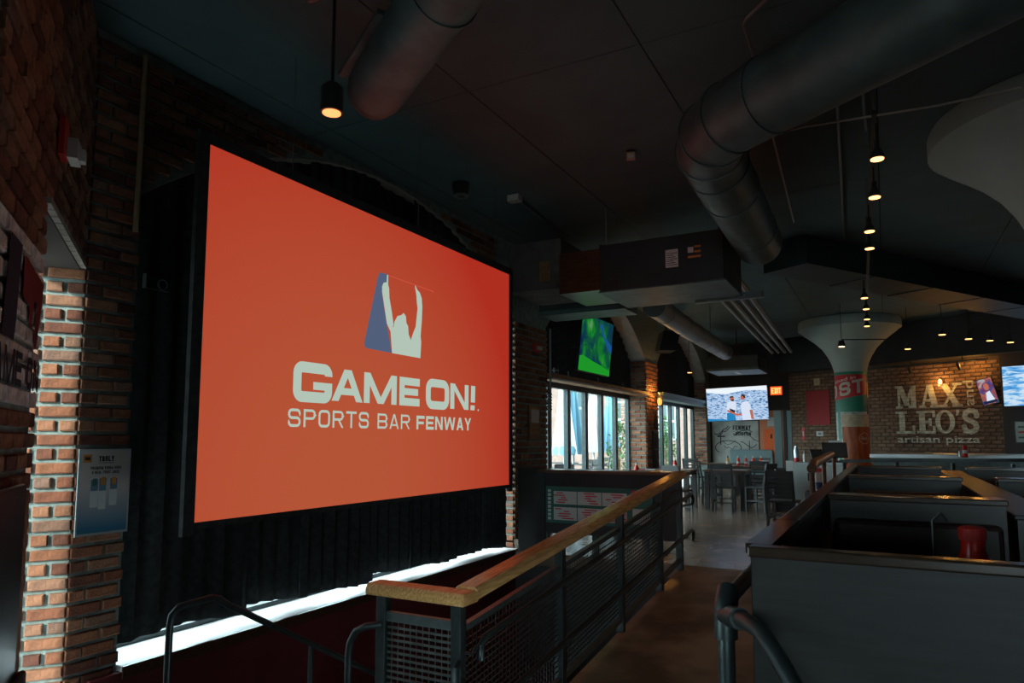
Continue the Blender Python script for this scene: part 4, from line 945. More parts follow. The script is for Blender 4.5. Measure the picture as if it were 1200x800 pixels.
# wash lamps over the lettering
wt = thing('wall_washer', 'black track with spot heads washing the lettered brick wall', 'lamp', Q(4, .45, 3.0))
mb().bar(Q(2.6, .45, 3.06), Q(5.1, .45, 3.06), .03, .03).build('track', 'steel_black', wt, W=True)
mb().tube([Q(3.5, .45, 3.075), Q(3.5, .45, 3.16)], .012, 6).build('stem', 'steel_black', wt, W=True); mb().tube([Q(4.6, .45, 3.075), Q(4.6, .45, 3.16)], .012, 6).build('stem', 'steel_black', wt, W=True)
for t in (3.45, 4.5):
    mb().tube([Q(t, .45, 3.05), Q(t, .42, 2.97), Q(t, .36, 2.88)], .04, 10).build('head', 'black_plastic', wt, True, W=True)
point('washer_light', Q(4.72, .35, 2.93)-Q(4, .45, 3.0), 9, (1, .46, .10), .05, wt)
wl_ = thing('wall_bulb', 'bare amber bulb glowing on the wall above the letter X', 'lamp', Q(3.96, .1, 2.60))
mb().lathe([(.01, .12), (.03, .10), (.045, .05), (.03, .01), (.005, 0)], 14).build('bulb', 'lamp_hot', wl_, True)
mb().tube([(0, 0, .12), QN*-.07+Vector((0, 0, .16))], .015, 8).build('arm', 'black_plastic', wl_, True)
point('bulb_light', QN*.12+Vector((0, 0, .06)), 9, (1, .46, .10), .05, wl_)

# ================================================================== TELEVISIONS AND SIGNS
emis_ramp('tv_field', [(.30, (.004, .02, .10)), (.45, (.006, .07, .09)), (.52, (.008, .14, .05)), (.62, (.012, .34, .03)), (.74, (.22, .45, .22))], 2.2, .65, (1, 1.0, 1.0), 6, 1.0)
emis_ramp('tv_stadium', [(.34, (.02, .05, .14)), (.43, (.16, .36, .68)), (.50, (.60, .75, .95)), (.58, (.30, .50, .80)), (.68, (.85, .92, 1.0))], 13, .95, (1, 1, 3.2), 6, .3)
emis_ramp('tv_sea', [(.30, (.03, .20, .55)), (.45, (.10, .42, .85)), (.55, (.55, .78, .98)), (.70, (.75, .88, 1))], 4, .9, (1, 1, 4), 5, .5)
emis_ramp('tv_portrait', [(.30, (.35, .02, .03)), (.45, (.05, .10, .35)), (.55, (.55, .12, .06)), (.70, (.5, .55, .6))], 6, .7, (1, 1, 1), 4, .8)
emis('tv_skin', (.55, .16, .10), .9); emis('tv_hair', (.05, .02, .02), .9); emis('tv_shirt', (.72, .80, .95), .95); emis('tv_blue', (.02, .25, .55), .9); emis('tv_navy', (.01, .02, .05), 1); emis('tv_white', (.85, .92, .98), 1.0)
def tv(lab, o_, ux, uz, w_, h, m_, mount=None):
    """o_ centre, ux right, uz up; normal towards viewer"""
    ux, uz = Vector(ux).normalized(), Vector(uz).normalized(); n = ux.cross(uz); o_ = Vector(o_)
    t = thing('television', lab, 'television', o_)
    mb().hexa(o_ - ux*(w_/2+.012) - uz*(h/2+.012) - n*.05, ux*(w_+.024), uz*(h+.024), n*.048).build('bezel', 'black_plastic', t, W=True)
    g = mb(); a = o_ - ux*w_/2 - uz*h/2; g.poly([a, a+ux*w_, a+ux*w_+uz*h, a+uz*h]); s = g.build('display', m_, t, W=True)
    if mount is not None: mb().tube([o_ - n*.05, Vector(mount)], .025, 8).build('mount_arm', 'steel_black', t, True, W=True)
    fn = lambda x, y, k=.003: o_ + ux*x*w_/2 + uz*y*h/2 + n*k
    return t, s, fn
t, s, fn = tv('television showing a green playing field, hung above the five-pane window', (-4.14, 10.66, 2.875), (0, 1, 0), (.10, 0, .90), 1.38, .90, 'tv_field', (-4.62, 10.66, 2.9))
g = mb(); g.poly([fn(*q) for q in ((-1, -1), (1, -1), (1, -.80), (.3, -.66), (-.2, -.58), (-.8, -.45), (-1, -.50))]); emis('tv_grass', (.015, .36, .025), .8); q = g.build('picture_grass', 'tv_grass'); q.parent = s; q.location = (0, 0, 0)
g = mb(); g.poly([fn(*q) for q in ((.05, .82), (.25, .86), (.45, .45), (1, .15), (1, -.15), (.7, .0), (.3, .45))]); emis('tv_deep', (.01, .10, .30), .8); q = g.build('picture_stand', 'tv_deep'); q.parent = s; q.location = (0, 0, 0)
t, s, fn = tv('large television showing two players shaking hands before a stadium crowd', (-3.53, 19.5, 2.30), (1, .0, .028), (-.028, -.06, 1), 1.60, .90, 'tv_stadium', (-3.62, 20.6, 2.4))
def pic(nm, m_, polys, k=.004):
    g = mb()
    for p in polys: g.poly([fn(x, y, k) for x, y in p])
    q = g.build(nm, m_); q.parent = s; q.location = (0, 0, 0)
el_ = lambda cx, cy, rx, ry: [(cx+rx*math.cos(i*PI/7), cy+ry*math.sin(i*PI/7)) for i in range(14)]
pic('picture_roof', 'tv_white', [[(-1, 1), (1, 1), (1, .72), (.3, .80), (-.35, .62), (-1, .78)]], .002)
pic('picture_player', 'tv_shirt', [[(-.38, -.80), (-.34, -.10), (-.28, .12), (-.14, .18), (-.02, .06), (-.06, -.80)], [(.16, -1), (.12, -.1), (.20, .10), (.36, .12), (.44, -.1), (.46, -1)]], .004)
pic('picture_trousers', 'tv_blue', [[(-.36, -1), (-.35, -.52), (-.08, -.52), (-.06, -1)]], .005)
pic('picture_glove', 'tv_navy', [[(-.26, -.25), (-.06, -.40), (-.10, -.62), (-.20, -.55)]], .006)
pic('picture_skin', 'tv_skin', [el_(-.15, .33, .07, .14), el_(.20, .36, .07, .14), [(-.36, -.42), (-.02, -.72), (.12, -.70), (.14, -.58), (-.02, -.60), (-.30, -.34)], [(.40, -.40), (.50, -.40), (.52, -.95), (.44, -.95)]], .007)
pic('picture_hair', 'tv_hair', [[(-.23, .38), (-.20, .48), (-.10, .48), (-.09, .40)], [(.14, .44), (.18, .54), (.28, .50), (.30, .34), (.25, .30), (.22, .44)], [(-.19, .27), (-.08, .28), (-.10, .16), (-.17, .18)]], .008)
pic('picture_field', 'tv_blue', [[(-1, -1), (-.37, -1), (-.37, -.92), (-1, -.84)]], .003)
ca = math.radians(-15); ux = QD*math.cos(ca)+Vector((0, 0, 1))*-math.sin(ca)*1; uz = Vector((0, 0, 1))*math.cos(ca)+QD*math.sin(ca)*1
ux = (QD*math.cos(.27)+Vector((0, 0, math.sin(.27)))); uz = (Vector((0, 0, math.cos(.27)))-QD*math.sin(.27)*1)
ang = .24; ux = QD*math.cos(ang)+Vector((0, 0, math.sin(ang))); uz = QD*-math.sin(ang)+Vector((0, 0, math.cos(ang)))
t, s, fn = tv('small upright television leaning sideways beside the lettered wall, showing a player', Q(4.95, .20, 2.38), ux, uz, .30, .56, 'tv_portrait', Q(5.12, .03, 2.38))
pic('picture_player', 'tv_shirt', [[(-.5, -.9), (-.2, -.1), (.3, .0), (.7, -.85)]], .003); pic('picture_skin', 'tv_skin', [el_(.05, .35, .35, .28)], .004); pic('picture_banner', 'tv_navy', [[(-.9, -.95), (.9, -.95), (.9, -.75), (-.9, -.75)]], .005)
t, s, fn = tv('large television with blue and white picture on the dark pier', Q(5.88, .24, 2.46), QD, (0, 0, 1), 1.22, .84, 'tv_sea', Q(5.88, .15, 2.46))
mn = thing('menu_board', 'small pale green menu board below the television on the dark pier', 'sign', Q(5.75, .17, 1.5))
mb().hexa(Q(5.42, .165, 1.26), QD*.62, QN*.03, (0, 0, .46)).build('board', 'steel_black', mn, W=True)
mb().hexa(Q(5.44, .196, 1.28), QD*.58, QN*.003, (0, 0, .42)).build('sheet', 'column_cream', mn, W=True)
for j in range(3): mb().hexa(Q(5.48, .2, 1.36+j*.11), QD*.4, QN*.002, (0, 0, .035)).build('print_line', 'green_paint' if j != 1 else 'red_paint', mn, W=True)

# mural on the far wall
mu = thing('wall_mural', 'black and white sketched mural under the large television', 'mural', (-3.83, 20.56, .95))
mb().box(-4.44, -3.16, 20.57, 20.6, .5, 1.86).build('panel', 'mural_paper', mu, W=True)
fm = lambda x, z: Vector((x, 20.566, z)); rnd = random.Random(5); g = mb()
for i in range(9):
    x = rnd.uniform(-4.38, -3.5); z = rnd.uniform(.95, 1.6); n = 5; p = [(x, z)]
    for k in range(n): p.append((p[-1][0]+rnd.uniform(.04, .13), p[-1][1]+rnd.uniform(-.09, .09)))
    put(g, stroke(p, rnd.uniform(.012, .03)), fm)
put(g, stroke([(-4.0+.36*math.cos(a*.3), 1.10+.2*math.sin(a*.3)) for a in range(-2, 14)], .022), fm)
put(g, [rect(-3.42, 1.02, -3.40, 1.3), rect(-4.22, 1.18, -4.19, 1.5), rect(-4.30, 1.40, -4.08, 1.44)], fm)
word(g, 'FENWAY', fm, -3.86, 1.60, .13, .50, .2); word(g, 'BOSTON', fm, -3.78, 1.44, .10, .42, .22)
g.build('sketch_lines', 'ink', mu, W=True)
# far door group
d2 = struct(mb().box(-3.12, -2.45, 20.54, 20.6, 0, 2.14).build('door_2', 'orange_pale'))
mb().box(-3.0, -2.62, 20.515, 20.535, .85, 1.62).build('door_panel', 'orange_paint', d2)
mb().box(-2.9, -2.7, 20.515, 20.535, 1.70, 1.95).build('notice', 'paper', d2)
mb().box(-2.83, -2.79, 20.505, 20.514, 1.36, 1.48).build('handle', 'ink', d2)
pf = thing('door_frame_post', 'teal-grey metal door frame post beside the orange door', 'post', (-2.0, 16.0, 0))
mb().box(-2.13, -1.97, 16.0, 16.1, 0, 1.96).build('post', 'teal_grey', pf, W=True, bevel=.008); mb().box(-1.94, -1.88, 15.98, 16.1, 0, 1.98).build('edge', 'black_plastic', pf, W=True); mb().box(-1.87, -1.77, 16.0, 16.1, 0, 1.96).build('post', 'teal_grey', pf, W=True, bevel=.008)
xs_ = thing('exit_sign', 'lit red EXIT sign above the orange door', 'sign', (-2.62, 20.4, 2.55))
mb().box(-2.79, -2.46, 20.38, 20.44, 2.55, 2.81).build('housing', 'red_paint', xs_, W=True)
emis('exit_glow', (1, .09, .01), 1.5); emis('exit_letter', (1, .5, .15), 1.6)
fnE = lambda x, z: Vector((x, 20.377, z)); g = mb(); put(g, [rect(-2.775, 2.565, -2.475, 2.795)], fnE); fc = g.build('face', 'exit_glow', xs_, W=True)
g = mb(); word(g, 'EXIT', lambda x, z: Vector((x, 20.375, z)), -2.75, 2.60, .16, .25, .2); q = g.build('lettering', 'exit_letter'); q.parent = fc; q.location = (0, 0, 0)
mb().box(-2.64, -2.60, 20.4, 20.6, 2.6, 2.64).build('bracket', 'black_plastic', xs_, W=True)
rp_ = thing('red_panel', 'dull red panel on the brown brick wall left of the printed column', 'panel', Q(.9, .03, 1.75))
mb().hexa(Q(.52, .03, 1.72), QD*.68, QN*.02, (0, 0, .92)).build('panel', 'pennant_red', rp_, W=True)
dm = thing('dome_lamp', 'pale dome wall lamp beside the printed column', 'lamp', Q(1.7, .19, 2.45))
mb().lathe([(.13, 0), (.14, .02), (.10, .08), (.03, .11)], 16).build('shade', 'counter_white', dm, True); mb().tube([(0, 0, .1), -QN*.14+Vector((0, 0, .12))], .012, 6).build('arm', 'steel_black', dm)
bs = thing('bell_box', 'small beige alarm box high on the brown brick wall', 'alarm', Q(.88, .03, 2.85)); mb().hexa(Q(.8, .03, 2.78), QD*.16, QN*.06, (0, 0, .18)).build('body', 'beige_plastic', bs, W=True); mb().hexa(Q(.84, .091, 2.83), QD*.08, QN*.01, (0, 0, .08)).build('grille', 'plaster', bs, W=True)
for t_, z, w_, h_, m_, nm, lb_ in ((.35, 1.32, .10, .34, 'red_paint', 'wall_extinguisher_sign', 'narrow red sign on the brown brick wall by the bar'), (.78, 1.42, .20, .13, 'paper', 'wall_notice', 'pale rectangular notice on the brown brick wall'), (1.62, 1.32, .10, .17, 'paper', 'wall_switch', 'white wall switch plate above the order terminals, left one'), (1.78, 1.32, .10, .17, 'paper', 'wall_switch', 'white wall switch plate above the order terminals, right one')):
    o = thing(nm, lb_, 'sign' if 'switch' not in nm else 'switch', Q(t_, .03, z)); mb().hexa(Q(t_, .03, z), QD*w_, QN*.012, (0, 0, h_)).build('plate', m_, o, W=True)
    mb().hexa(Q(t_+w_*.3, .043, z+h_*.3), QD*w_*.4, QN*.005, (0, 0, h_*.4)).build('inset', 'score_white' if m_ != 'paper' else 'teal_grey', o, W=True)

# poster on the pillar
po = thing('drink_poster', 'blue and white drinks poster with three slim cans on the brick pillar', 'poster', (-4.47, 2.73, .75))
mb().box(-4.472, -4.462, 2.565, 2.905, .74, 1.285).build('backing', 'alum', po, W=True)
fp = lambda y, z: Vector((-4.4615, y, z)); fp2 = lambda y, z: Vector((-4.4608, y, z)); fp3 = lambda y, z: Vector((-4.4600, y, z))
sheet = bpy.data.materials.new('poster_print'); sheet.use_nodes = True
nt = sheet.node_tree; tc = nt.nodes.new('ShaderNodeTexCoord'); sx_ = nt.nodes.new('ShaderNodeSeparateXYZ'); nt.links.new(tc.outputs['Object'], sx_.inputs[0])
mr = nt.nodes.new('ShaderNodeMapRange'); mr.inputs[1].default_value = .78; mr.inputs[2].default_value = 1.05; nt.links.new(sx_.outputs[2], mr.inputs[0])
cr = nt.nodes.new('ShaderNodeValToRGB'); cr.color_ramp.elements[0].color = (.03, .17, .28, 1); cr.color_ramp.elements[1].color = (.52, .46, .44, 1); nt.links.new(mr.outputs[0], cr.inputs[0]); nt.links.new(cr.outputs[0], nt.nodes['Principled BSDF'].inputs['Base Color']); M['poster_print'] = sheet
g = mb(); put(g, [rect(2.575, .755, 2.895, 1.275)], fp); ps = g.build('printed_sheet', 'poster_print', po, W=True)
def pr_(nm, m_, g): q = g.build(nm, m_); q.parent = ps; q.location = (0, 0, 0)
g = mb(); word(g, 'TRULY', fp2, 2.69, 1.205, .035, .10, .24); put(g, [rect(2.69, 1.195, 2.79, 1.198)], fp2); word(g, 'PREMIUM VODKA SODA', fp2, 2.64, 1.155, .018, .20, .22); word(g, 'A REAL FRUIT JUICE', fp2, 2.65, 1.127, .018, .18, .22); pr_('poster_lettering', 'ink', g)
g = mb(); put(g, [rect(2.59, 1.20, 2.645, 1.25)], fp2); pr_('poster_badge', 'orange_ink', g)
g = mb(); put(g, [rect(2.60, 1.215, 2.635, 1.235)], fp3); pr_('badge_print', 'ink', g)
for k, (y, z, h) in enumerate(((2.645, .915, .19), (2.698, .90, .215), (2.77, .92, .19))):
    g = mb(); put(g, [[(y, z+.006), (y+.006, z), (y+.044, z), (y+.05, z+.006), (y+.05, z+h-.01), (y+.044, z+h), (y+.006, z+h), (y, z+h-.01)]], fp2); pr_('printed_can', 'score_white', g)
    g = mb(); put(g, [rect(y+.002, z+h*.55, y+.048, z+h*.92)], fp3); pr_('can_band', 'blue_glass_ink', g)
    g = mb(); put(g, [rect(y+.012, z+h*.72, y+.04, z+h*.96)], lambda a, b: Vector((-4.4595, a, b))); pr_('can_fruit', 'orange_ink' if k != 0 else 'green_paint', g)
# small framed picture on the first pier and framed board on the second
pf = thing('framed_picture', 'small brown framed picture on the dark brick pier by the window', 'picture', (-4.47, 8.99, 1.32))
mb().box(-4.474, -4.455, 8.80, 9.17, 1.32, 1.83).build('frame', 'wood_dark', pf, W=True); mb().box(-4.456, -4.452, 8.83, 9.14, 1.35, 1.80).build('print', 'wood_beam', pf, W=True); mb().box(-4.453, -4.450, 8.86, 9.11, 1.58, 1.77).build('print_figure', 'poster_white', pf, W=True)
cb = thing('chalk_board', 'narrow black framed board on the pier under the amber lamp', 'sign', (-4.47, 15.0, .7))
mb().box(-4.474, -4.45, 14.78, 15.18, .70, 1.52).build('frame', 'black_plastic', cb, W=True); mb().box(-4.451, -4.447, 14.82, 15.14, .74, 1.10).build('slate', 'wall_dark', cb, W=True); mb().box(-4.451, -4.447, 14.82, 15.14, 1.14, 1.48).build('slate', 'wall_dark', cb, W=True)
fi = device('wall_ornament', 'small dark bottle-shaped ornament above the framed board', 'ornament', (-4.44, 14.95, 1.56), 0, [('body', mb().lathe([(.03, 0), (.045, .05), (.04, .2), (.015, .28), (.015, .4)], 12), 'black_plastic'), ('bracket', mb().box(-.035, -.01, -.02, .02, .1, .2), 'steel_black')])
sn = thing('wall_sconce', 'amber glowing cage lamp on the brick pier between the windows', 'lamp', (-4.30, 14.79, 2.05))
mb().lathe([(.02, .03), (.04, .05), (.05, .11), (.035, .17), (.015, .19)], 14).build('bulb', 'lamp_sconce', sn, True)
for k in range(6): a = k*PI/3; mb().tube([(.03*math.cos(a), .03*math.sin(a), 0), (.095*math.cos(a), .095*math.sin(a), .08), (.095*math.cos(a), .095*math.sin(a), .18), (.03*math.cos(a), .03*math.sin(a), .26)], .005, 5).build('cage_wire', 'steel_black', sn)
mb().tube([(0, 0, .26), (-.05, 0, .31), (-.17, 0, .31)], .014, 8).build('arm', 'steel_black', sn, True)
point('sconce_light', (.0, 0, .30), 16, (1, .42, .08), .05, sn)
pol = thing('window_pole', 'slim grey pole standing at the left edge of the folding window', 'pole', (-4.38, 9.36, 0))
mb().tube([(-4.38, 9.36, 0), (-4.38, 9.36, 3.0)], .018, 8).build('pole', 'pipe_grey', pol, True, W=True)
for k in range(6): mb().lathe([(.05, 0), (.05, .018)], 12, (-4.38, 9.30, 2.0-k*.045)).build('coil', 'steel_grey', pol, W=True)
wc = device('security_camera', 'small dark security camera above the folding window', 'camera', (-4.50, 9.75, 2.346), 0, [('body', mb().lathe([(.02, 0), (.07, .02), (.075, .1), (.04, .16)], 14), 'black_plastic'), ('lens', mb().lathe([(.076, .05), (.078, .07)], 12), 'alum'), ('foot', mb().box(-.03, .03, -.03, .03, -.0, .03), 'steel_black')])
hl_ = device('horn_alarm', 'small red and white alarm on the dark brick pier beside the screen', 'alarm', (-4.46, 9.05, 2.62), 0, [('base', mb().box(-.015, .02, -.09, .09, 0, .12), 'red_paint'), ('lens', mb().box(.02, .05, -.03, .1, .03, .08), 'white_plastic')])
ws = device('hanging_speaker', 'black loudspeaker with a lit amber edge hung near the arch', 'speaker', (-4.05, 14.5, 3.2), .5, [('cabinet', mb().hexa((-.2, -.25, .0), (.35, 0, 0), (0, .5, 0), (.1, 0, .42)), 'black_plastic'), ('grille', mb().hexa((.15, -.24, .01), (.006, 0, 0), (0, .48, 0), (.1, 0, .40)), 'wall_dark'), ('yoke', mb().bar((0, 0, .42), (0, 0, .88), .04, .04), 'wood_beam')])
dl = pendant((-4.25, 17.3, 3.0), 'single warm lamp near the haunch of the far arch', None, 0, .06)
sv = device('ceiling_vent', 'wide grey ceiling cassette above the large television', 'vent', (-3.2, 17.9, 3.0), .0, [('pan', mb().box(-.62, .62, -.7, .7, .0, .06), 'duct_metal'), ('case', mb().box(-.6, .6, -.68, .68, .06, .35), 'duct_black'), ('slot', mb().box(-.05, .05, -.3, .3, -.01, .0), 'alum'), ('hanger', mb().bar((0, 0, .35), (0, 0, 1.08), .03, .03), 'steel_black')])

# ================================================================== FURNITURE
def make_chair(m_='chair_black'):
    c = thing('dining_chair', 'x', 'chair')
    mb().box(-.20, .20, -.20, .20, .43, .46).build('seat', m_, c, bevel=.012)
    for sx in (-1, 1):
        mb().bar((sx*.18, .18, 0), (sx*.18, .18, .43), .035, .035, (0, 1, 0)).build('leg', m_, c)
        mb().add(*(lambda g: (g.v, g.f))(mb().bar((sx*.18, -.20, 0), (sx*.18, -.18, .45), .036, .036, (0, 1, 0)).bar((sx*.18, -.18, .45), (sx*.175, -.25, .89), .036, .034, (0, 1, 0)))).build('leg', m_, c)
        mb().bar((sx*.18, -.19, .20), (sx*.18, .18, .20), .02, .025).build('stretcher', m_, c)
    mb().bar((-.18, .18, .15), (.18, .18, .15), .02, .025).build('stretcher', m_, c); mb().bar((-.18, -.19, .26), (.18, -.19, .26), .02, .025).build('stretcher', m_, c)
    mb().bar((-.185, -.245, .84), (.185, -.245, .84), .022, .10).build('top_rail', m_, c, bevel=.005)
    for k in range(4): z = .53+.068*k; mb().bar((-.175, -.185-.07*(z-.45)/.44, z), (.175, -.185-.07*(z-.45)/.44, z), .016, .034).build('slat', m_, c)
    return c
ch0 = make_chair(); used = [False]
def chair(x, y, rz_, lab, grp=None, z=0):
    c = copy_tree(ch0) if used[0] else ch0; used[0] = True
    c.location = (x, y, z); c.rotation_euler = (0, 0, rz_); c['label'] = lab
    if grp: c['group'] = grp
    return c
# a chair faces +y in its own frame
chair(-2.70, 13.35, .06, 'black ladder-back chair tucked at the thick-legged table, its back to the ramp')
chair(-3.28, 12.25, -.25, 'black ladder-back dining chair standing beside the end of the ramp railing')
chair(-1.36, 10.95, -.1, 'black ladder-back dining chair alone beside the booths and the pipe rail')
chair(-3.22, 14.75, -1.3, 'black ladder-back dining chair turned sideways near the brick pier')
chair(-2.35, 15.35, .1, 'black ladder-back chair at the condiment bottle table, its back to the ramp')
chair(-2.12, 13.75, 1.2, 'black ladder-back dining chair turned toward the thick-legged table')
chair(-4.05, 16.75, -.2, 'black ladder-back dining chair by the window next to the amber lamp')
chair(-2.75, 17.7, 2.9, 'black ladder-back chair on the far side of the condiment table')
chair(-3.9, 10.1, -.5, 'black ladder-back dining chair close behind the half wall under the five-pane window')
chair(-2.75, 9.6, .3, 'black ladder-back dining chair close behind the half wall beside the railing end')
def table(x, y, lab, sx=.72, sy=.72, square=True):
    t = thing('dining_table', lab, 'table', (x, y, 0))
    mb().box(-sx/2, sx/2, -sy/2, sy/2, .72, .755).build('table_top', 'wood_dark', t, bevel=.006)
    mb().box(-sx/2+.03, sx/2-.03, -sy/2+.03, sy/2-.03, .66, .72).build('apron', 'booth_black', t)
    for a in (-1, 1):
        for b in (-1, 1): mb().box(a*(sx/2-.07)-.04, a*(sx/2-.07)+.04, b*(sy/2-.07)-.04, b*(sy/2-.07)+.04, 0, .66).build('leg', 'booth_black', t)
    return t
table(-2.75, 13.98, 'dark square dining table on thick legs behind the ladder-back chair', .8)
table(-2.85, 16.2, 'dark dining table set with condiment bottles near the mural', 1.3, .8)
table(-3.7, 13.6, 'dark dining table with a single ketchup bottle at the brick pier', .8)
table(-3.5, 10.9, 'dark dining table with a napkin stand under the five-pane window', .8)
table(-3.5, 17.6, 'dark dining table by the window next to the amber lamp', .8)
def ketchup(x, y, z, lab, grp=None, m_='ketchup', s=1.):
    o = thing('ketchup_bottle', lab, 'bottle', (x, y, z), group=grp); o.scale = (s, s, s)
    mb().lathe([(.03, 0), (.033, .01), (.033, .09), (.026, .125), (.014, .145), (.014, .15)], 14).build('body', m_, o, True)
    mb().lathe([(.017, .15), (.016, .165), (.006, .19)], 12).build('cap', 'white_plastic' if m_ == 'ketchup' else 'black_plastic', o, True)
    g = mb()
    for i in range(8):
        a, b = -PI/2-.9+1.8*i/8, -PI/2-.9+1.8*(i+1)/8; g.poly([(.0336*math.cos(a), .0336*math.sin(a), .035), (.0336*math.cos(b), .0336*math.sin(b), .035), (.0336*math.cos(b), .0336*math.sin(b), .08), (.0336*math.cos(a), .0336*math.sin(a), .08)])
    g.build('paper_label', 'paper', o)
    return o
ketchup(-3.62, 13.4, .755, 'red ketchup bottle alone on the table at the brick pier', s=1.2)
ketchup(-3.52, 10.75, .755, 'red ketchup bottle under the five-pane window', s=1.2)
for i in range(4): ketchup(-2.95+.16*i, 16.25+.05*(i % 2), .755, 'ketchup bottle in the cluster on the table near the mural', 'condiments on the table near the mural', s=1.15)
ketchup(-3.15, 16.1, .755, 'yellow mustard bottle on the table near the mural', m_='gold', s=1.15)
def napkin(x, y, lab):
    o = thing('napkin_stand', lab, 'napkin stand', (x, y, .755))
    mb().box(-.09, .09, -.05, .05, 0, .01).build('base', 'steel_bright', o); mb().box(-.085, .085, -.04, .04, .01, .12).build('napkins', 'paper', o)
    for s_ in (-1, 1): mb().box(-.09, .09, s_*.045-.003, s_*.045+.003, .01, .10).build('side', 'steel_bright', o)
napkin(-3.3, 10.8, 'steel napkin stand on the table under the five-pane window'); napkin(-2.35, 16.1, 'steel napkin stand beside the condiment cluster near the mural')
# condiment caddies in the booths
def caddy(x, y, z, lab, big=False):
    o = thing('condiment_caddy', lab, 'caddy', (x, y, z)); o.scale = (.95, .95, 1.25) if y < 3 else (.55,)*3 if y > 9 else (1, 1, 1)
    mb().box(-.09, .09, -.06, .06, 0, .012).build('tray', 'black_plastic', o)
    mb().lathe([(.045, .012), (.05, .02), (.05, .16), (.036, .19), (.036, .215)], 16, (.03, 0, 0)).build('jar', 'ketchup', o, True)
    mb().lathe([(.04, .215), (.042, .245), (.03, .25)], 16, (.03, 0, 0)).build('lid', 'red_paint', o, True)
    g = mb()
    for i in range(8):
        a, b = -PI/2-1+2*i/8, -PI/2-1+2*(i+1)/8; g.poly([(.03+.0508*math.cos(a), .0508*math.sin(a), .09), (.03+.0508*math.cos(b), .0508*math.sin(b), .09), (.03+.0508*math.cos(b), .0508*math.sin(b), .158), (.03+.0508*math.cos(a), .0508*math.sin(a), .158)])
    g.build('paper_label', 'paper', o)
    mb().lathe([(.02, .012), (.022, .12), (.012, .14)], 12, (-.055, .0, 0)).build('shaker', 'steel_bright', o, True)
    mb().tube([(-.085, 0, .01), (-.085, 0, .26), (-.06, 0, .28), (-.04, 0, .26)], .005, 6).build('handle', 'steel_black', o, True)
caddy(.205, 2.72, .755, 'red condiment caddy with pale labels in the booth nearest the ramp landing')
caddy(.10, 4.75, .755, 'red-topped condiment caddy in the second booth from the ramp landing')
caddy(.20, 6.7, .755, 'red-topped condiment caddy in the third booth from the ramp landing')
caddy(.75, 9.2, 1.14, 'red condiment jar on the black drink rail behind the booths')
# ---- bar group by the printed column
bc = thing('bar_counter', 'pale-fronted service counter with order terminals left of the printed column', 'counter', (-1.2, 14.7, 0))
mb().box(-1.66, -.72, 14.5, 15.1, 0, .86).build('body', 'counter_white', bc, W=True); mb().box(-1.70, -.68, 14.45, 15.15, .86, .90).build('top', 'steel_bright', bc, W=True, bevel=.005)
mb().box(-1.35, -1.15, 14.485, 14.499, .55, .70).build('vent', 'black_plastic', bc, W=True)
pcd = thing('table_sign', 'white placard fixed to a dark post beside the service counter', 'sign', (-1.61, 13.96, 0))
mb().box(-1.90, -1.58, 14.05, 14.2, 0, .80).build('post', 'booth_black', pcd, W=True); mb().box(-1.68, -1.55, 14.03, 14.05, .74, .94).build('placard', 'paper', pcd, W=True)
def terminal(x, y, lab, s, rz_):
    o = thing('order_terminal', lab, 'terminal', (x, y, .90), rz_); o.scale = (s, s, s)
    mb().box(-.10, .10, -.06, .12, 0, .03).build('base', 'black_plastic', o); mb().bar((0, .04, .03), (0, .0, .16), .05, .05, (0, 1, 0)).build('neck', 'black_plastic', o)
    mb().hexa((-.19, -.10, .09), (.38, 0, 0), (0, .13, .24), (0, .03, -.016)).build('housing', 'black_plastic', o); mb().hexa((-.17, -.093, .107), (.34, 0, 0), (0, .115, .212), (0, -.003, .002)).build('display', 'wall_dark', o)
terminal(-1.18, 14.75, 'low black order terminal on the service counter', .75, .5); q = terminal(-.88, 14.72, 'tall black order terminal with a white paper on top, beside the printed column', 1.15, .2)
pap = thing('receipt_paper', 'white paper strip lying on top of the tall order terminal', 'paper', (-.86, 14.8, 1.28)); mb().hexa((-.12, 0, 0), (.24, 0, 0), (0, .02, .04), (0, .05, -.01)).build('sheet', 'paper', pap)
b1 = thing('shaker_bottle', 'grey bottle with a red base on the service counter', 'bottle', (-1.56, 14.7, .90)); mb().lathe([(.05, 0), (.05, .08)], 14).build('base_band', 'red_paint', b1, True); mb().lathe([(.05, .08), (.05, .22), (.03, .28), (.03, .31)], 14).build('body', 'steel_bright', b1, True)
b2 = thing('sauce_bottle', 'slim white squeeze bottle on the service counter', 'bottle', (-1.41, 14.65, .90)); mb().lathe([(.03, 0), (.03, .14), (.012, .18)], 12).build('body', 'paper', b2, True); mb().lathe([(.01, .18), (.004, .24)], 10).build('nozzle', 'white_plastic', b2, True)
cn = thing('drink_banner', 'tall red, white and blue drink cup beside the booth rail', 'cup', (-.66, 8.3, 0))
mb().box(-.80, -.52, 8.2, 8.5, 0, .78).build('stand', 'booth_black', cn, W=True); mb().lathe([(.035, .78), (.045, .98)], 14, (-.66, 8.3, 0)).build('cup', 'score_white', cn, True, W=True); mb().lathe([(.0455, .99), (.047, 1.03), (.03, 1.035)], 14, (-.66, 8.3, 0)).build('lid', 'red_paint', cn, True, W=True); mb().lathe([(.037, .80), (.040, .88)], 14, (-.66, 8.3, 0))  .build('band', 'navy', cn, True, W=True)
bn = thing('banquette', 'long teal-grey banquette back below the mural', 'bench', (-3.2, 19.9, 0))
mb().box(-3.9, -2.75, 20.2, 20.34, 0, 1.05).build('back', 'teal_grey', bn, W=True, bevel=.02); mb().box(-3.9, -2.75, 19.7, 20.2, .36, .46).build('seat', 'teal_grey', bn, W=True, bevel=.02); mb().box(-3.87, -2.78, 19.75, 20.2, 0, .36).build('base', 'booth_black', bn, W=True)
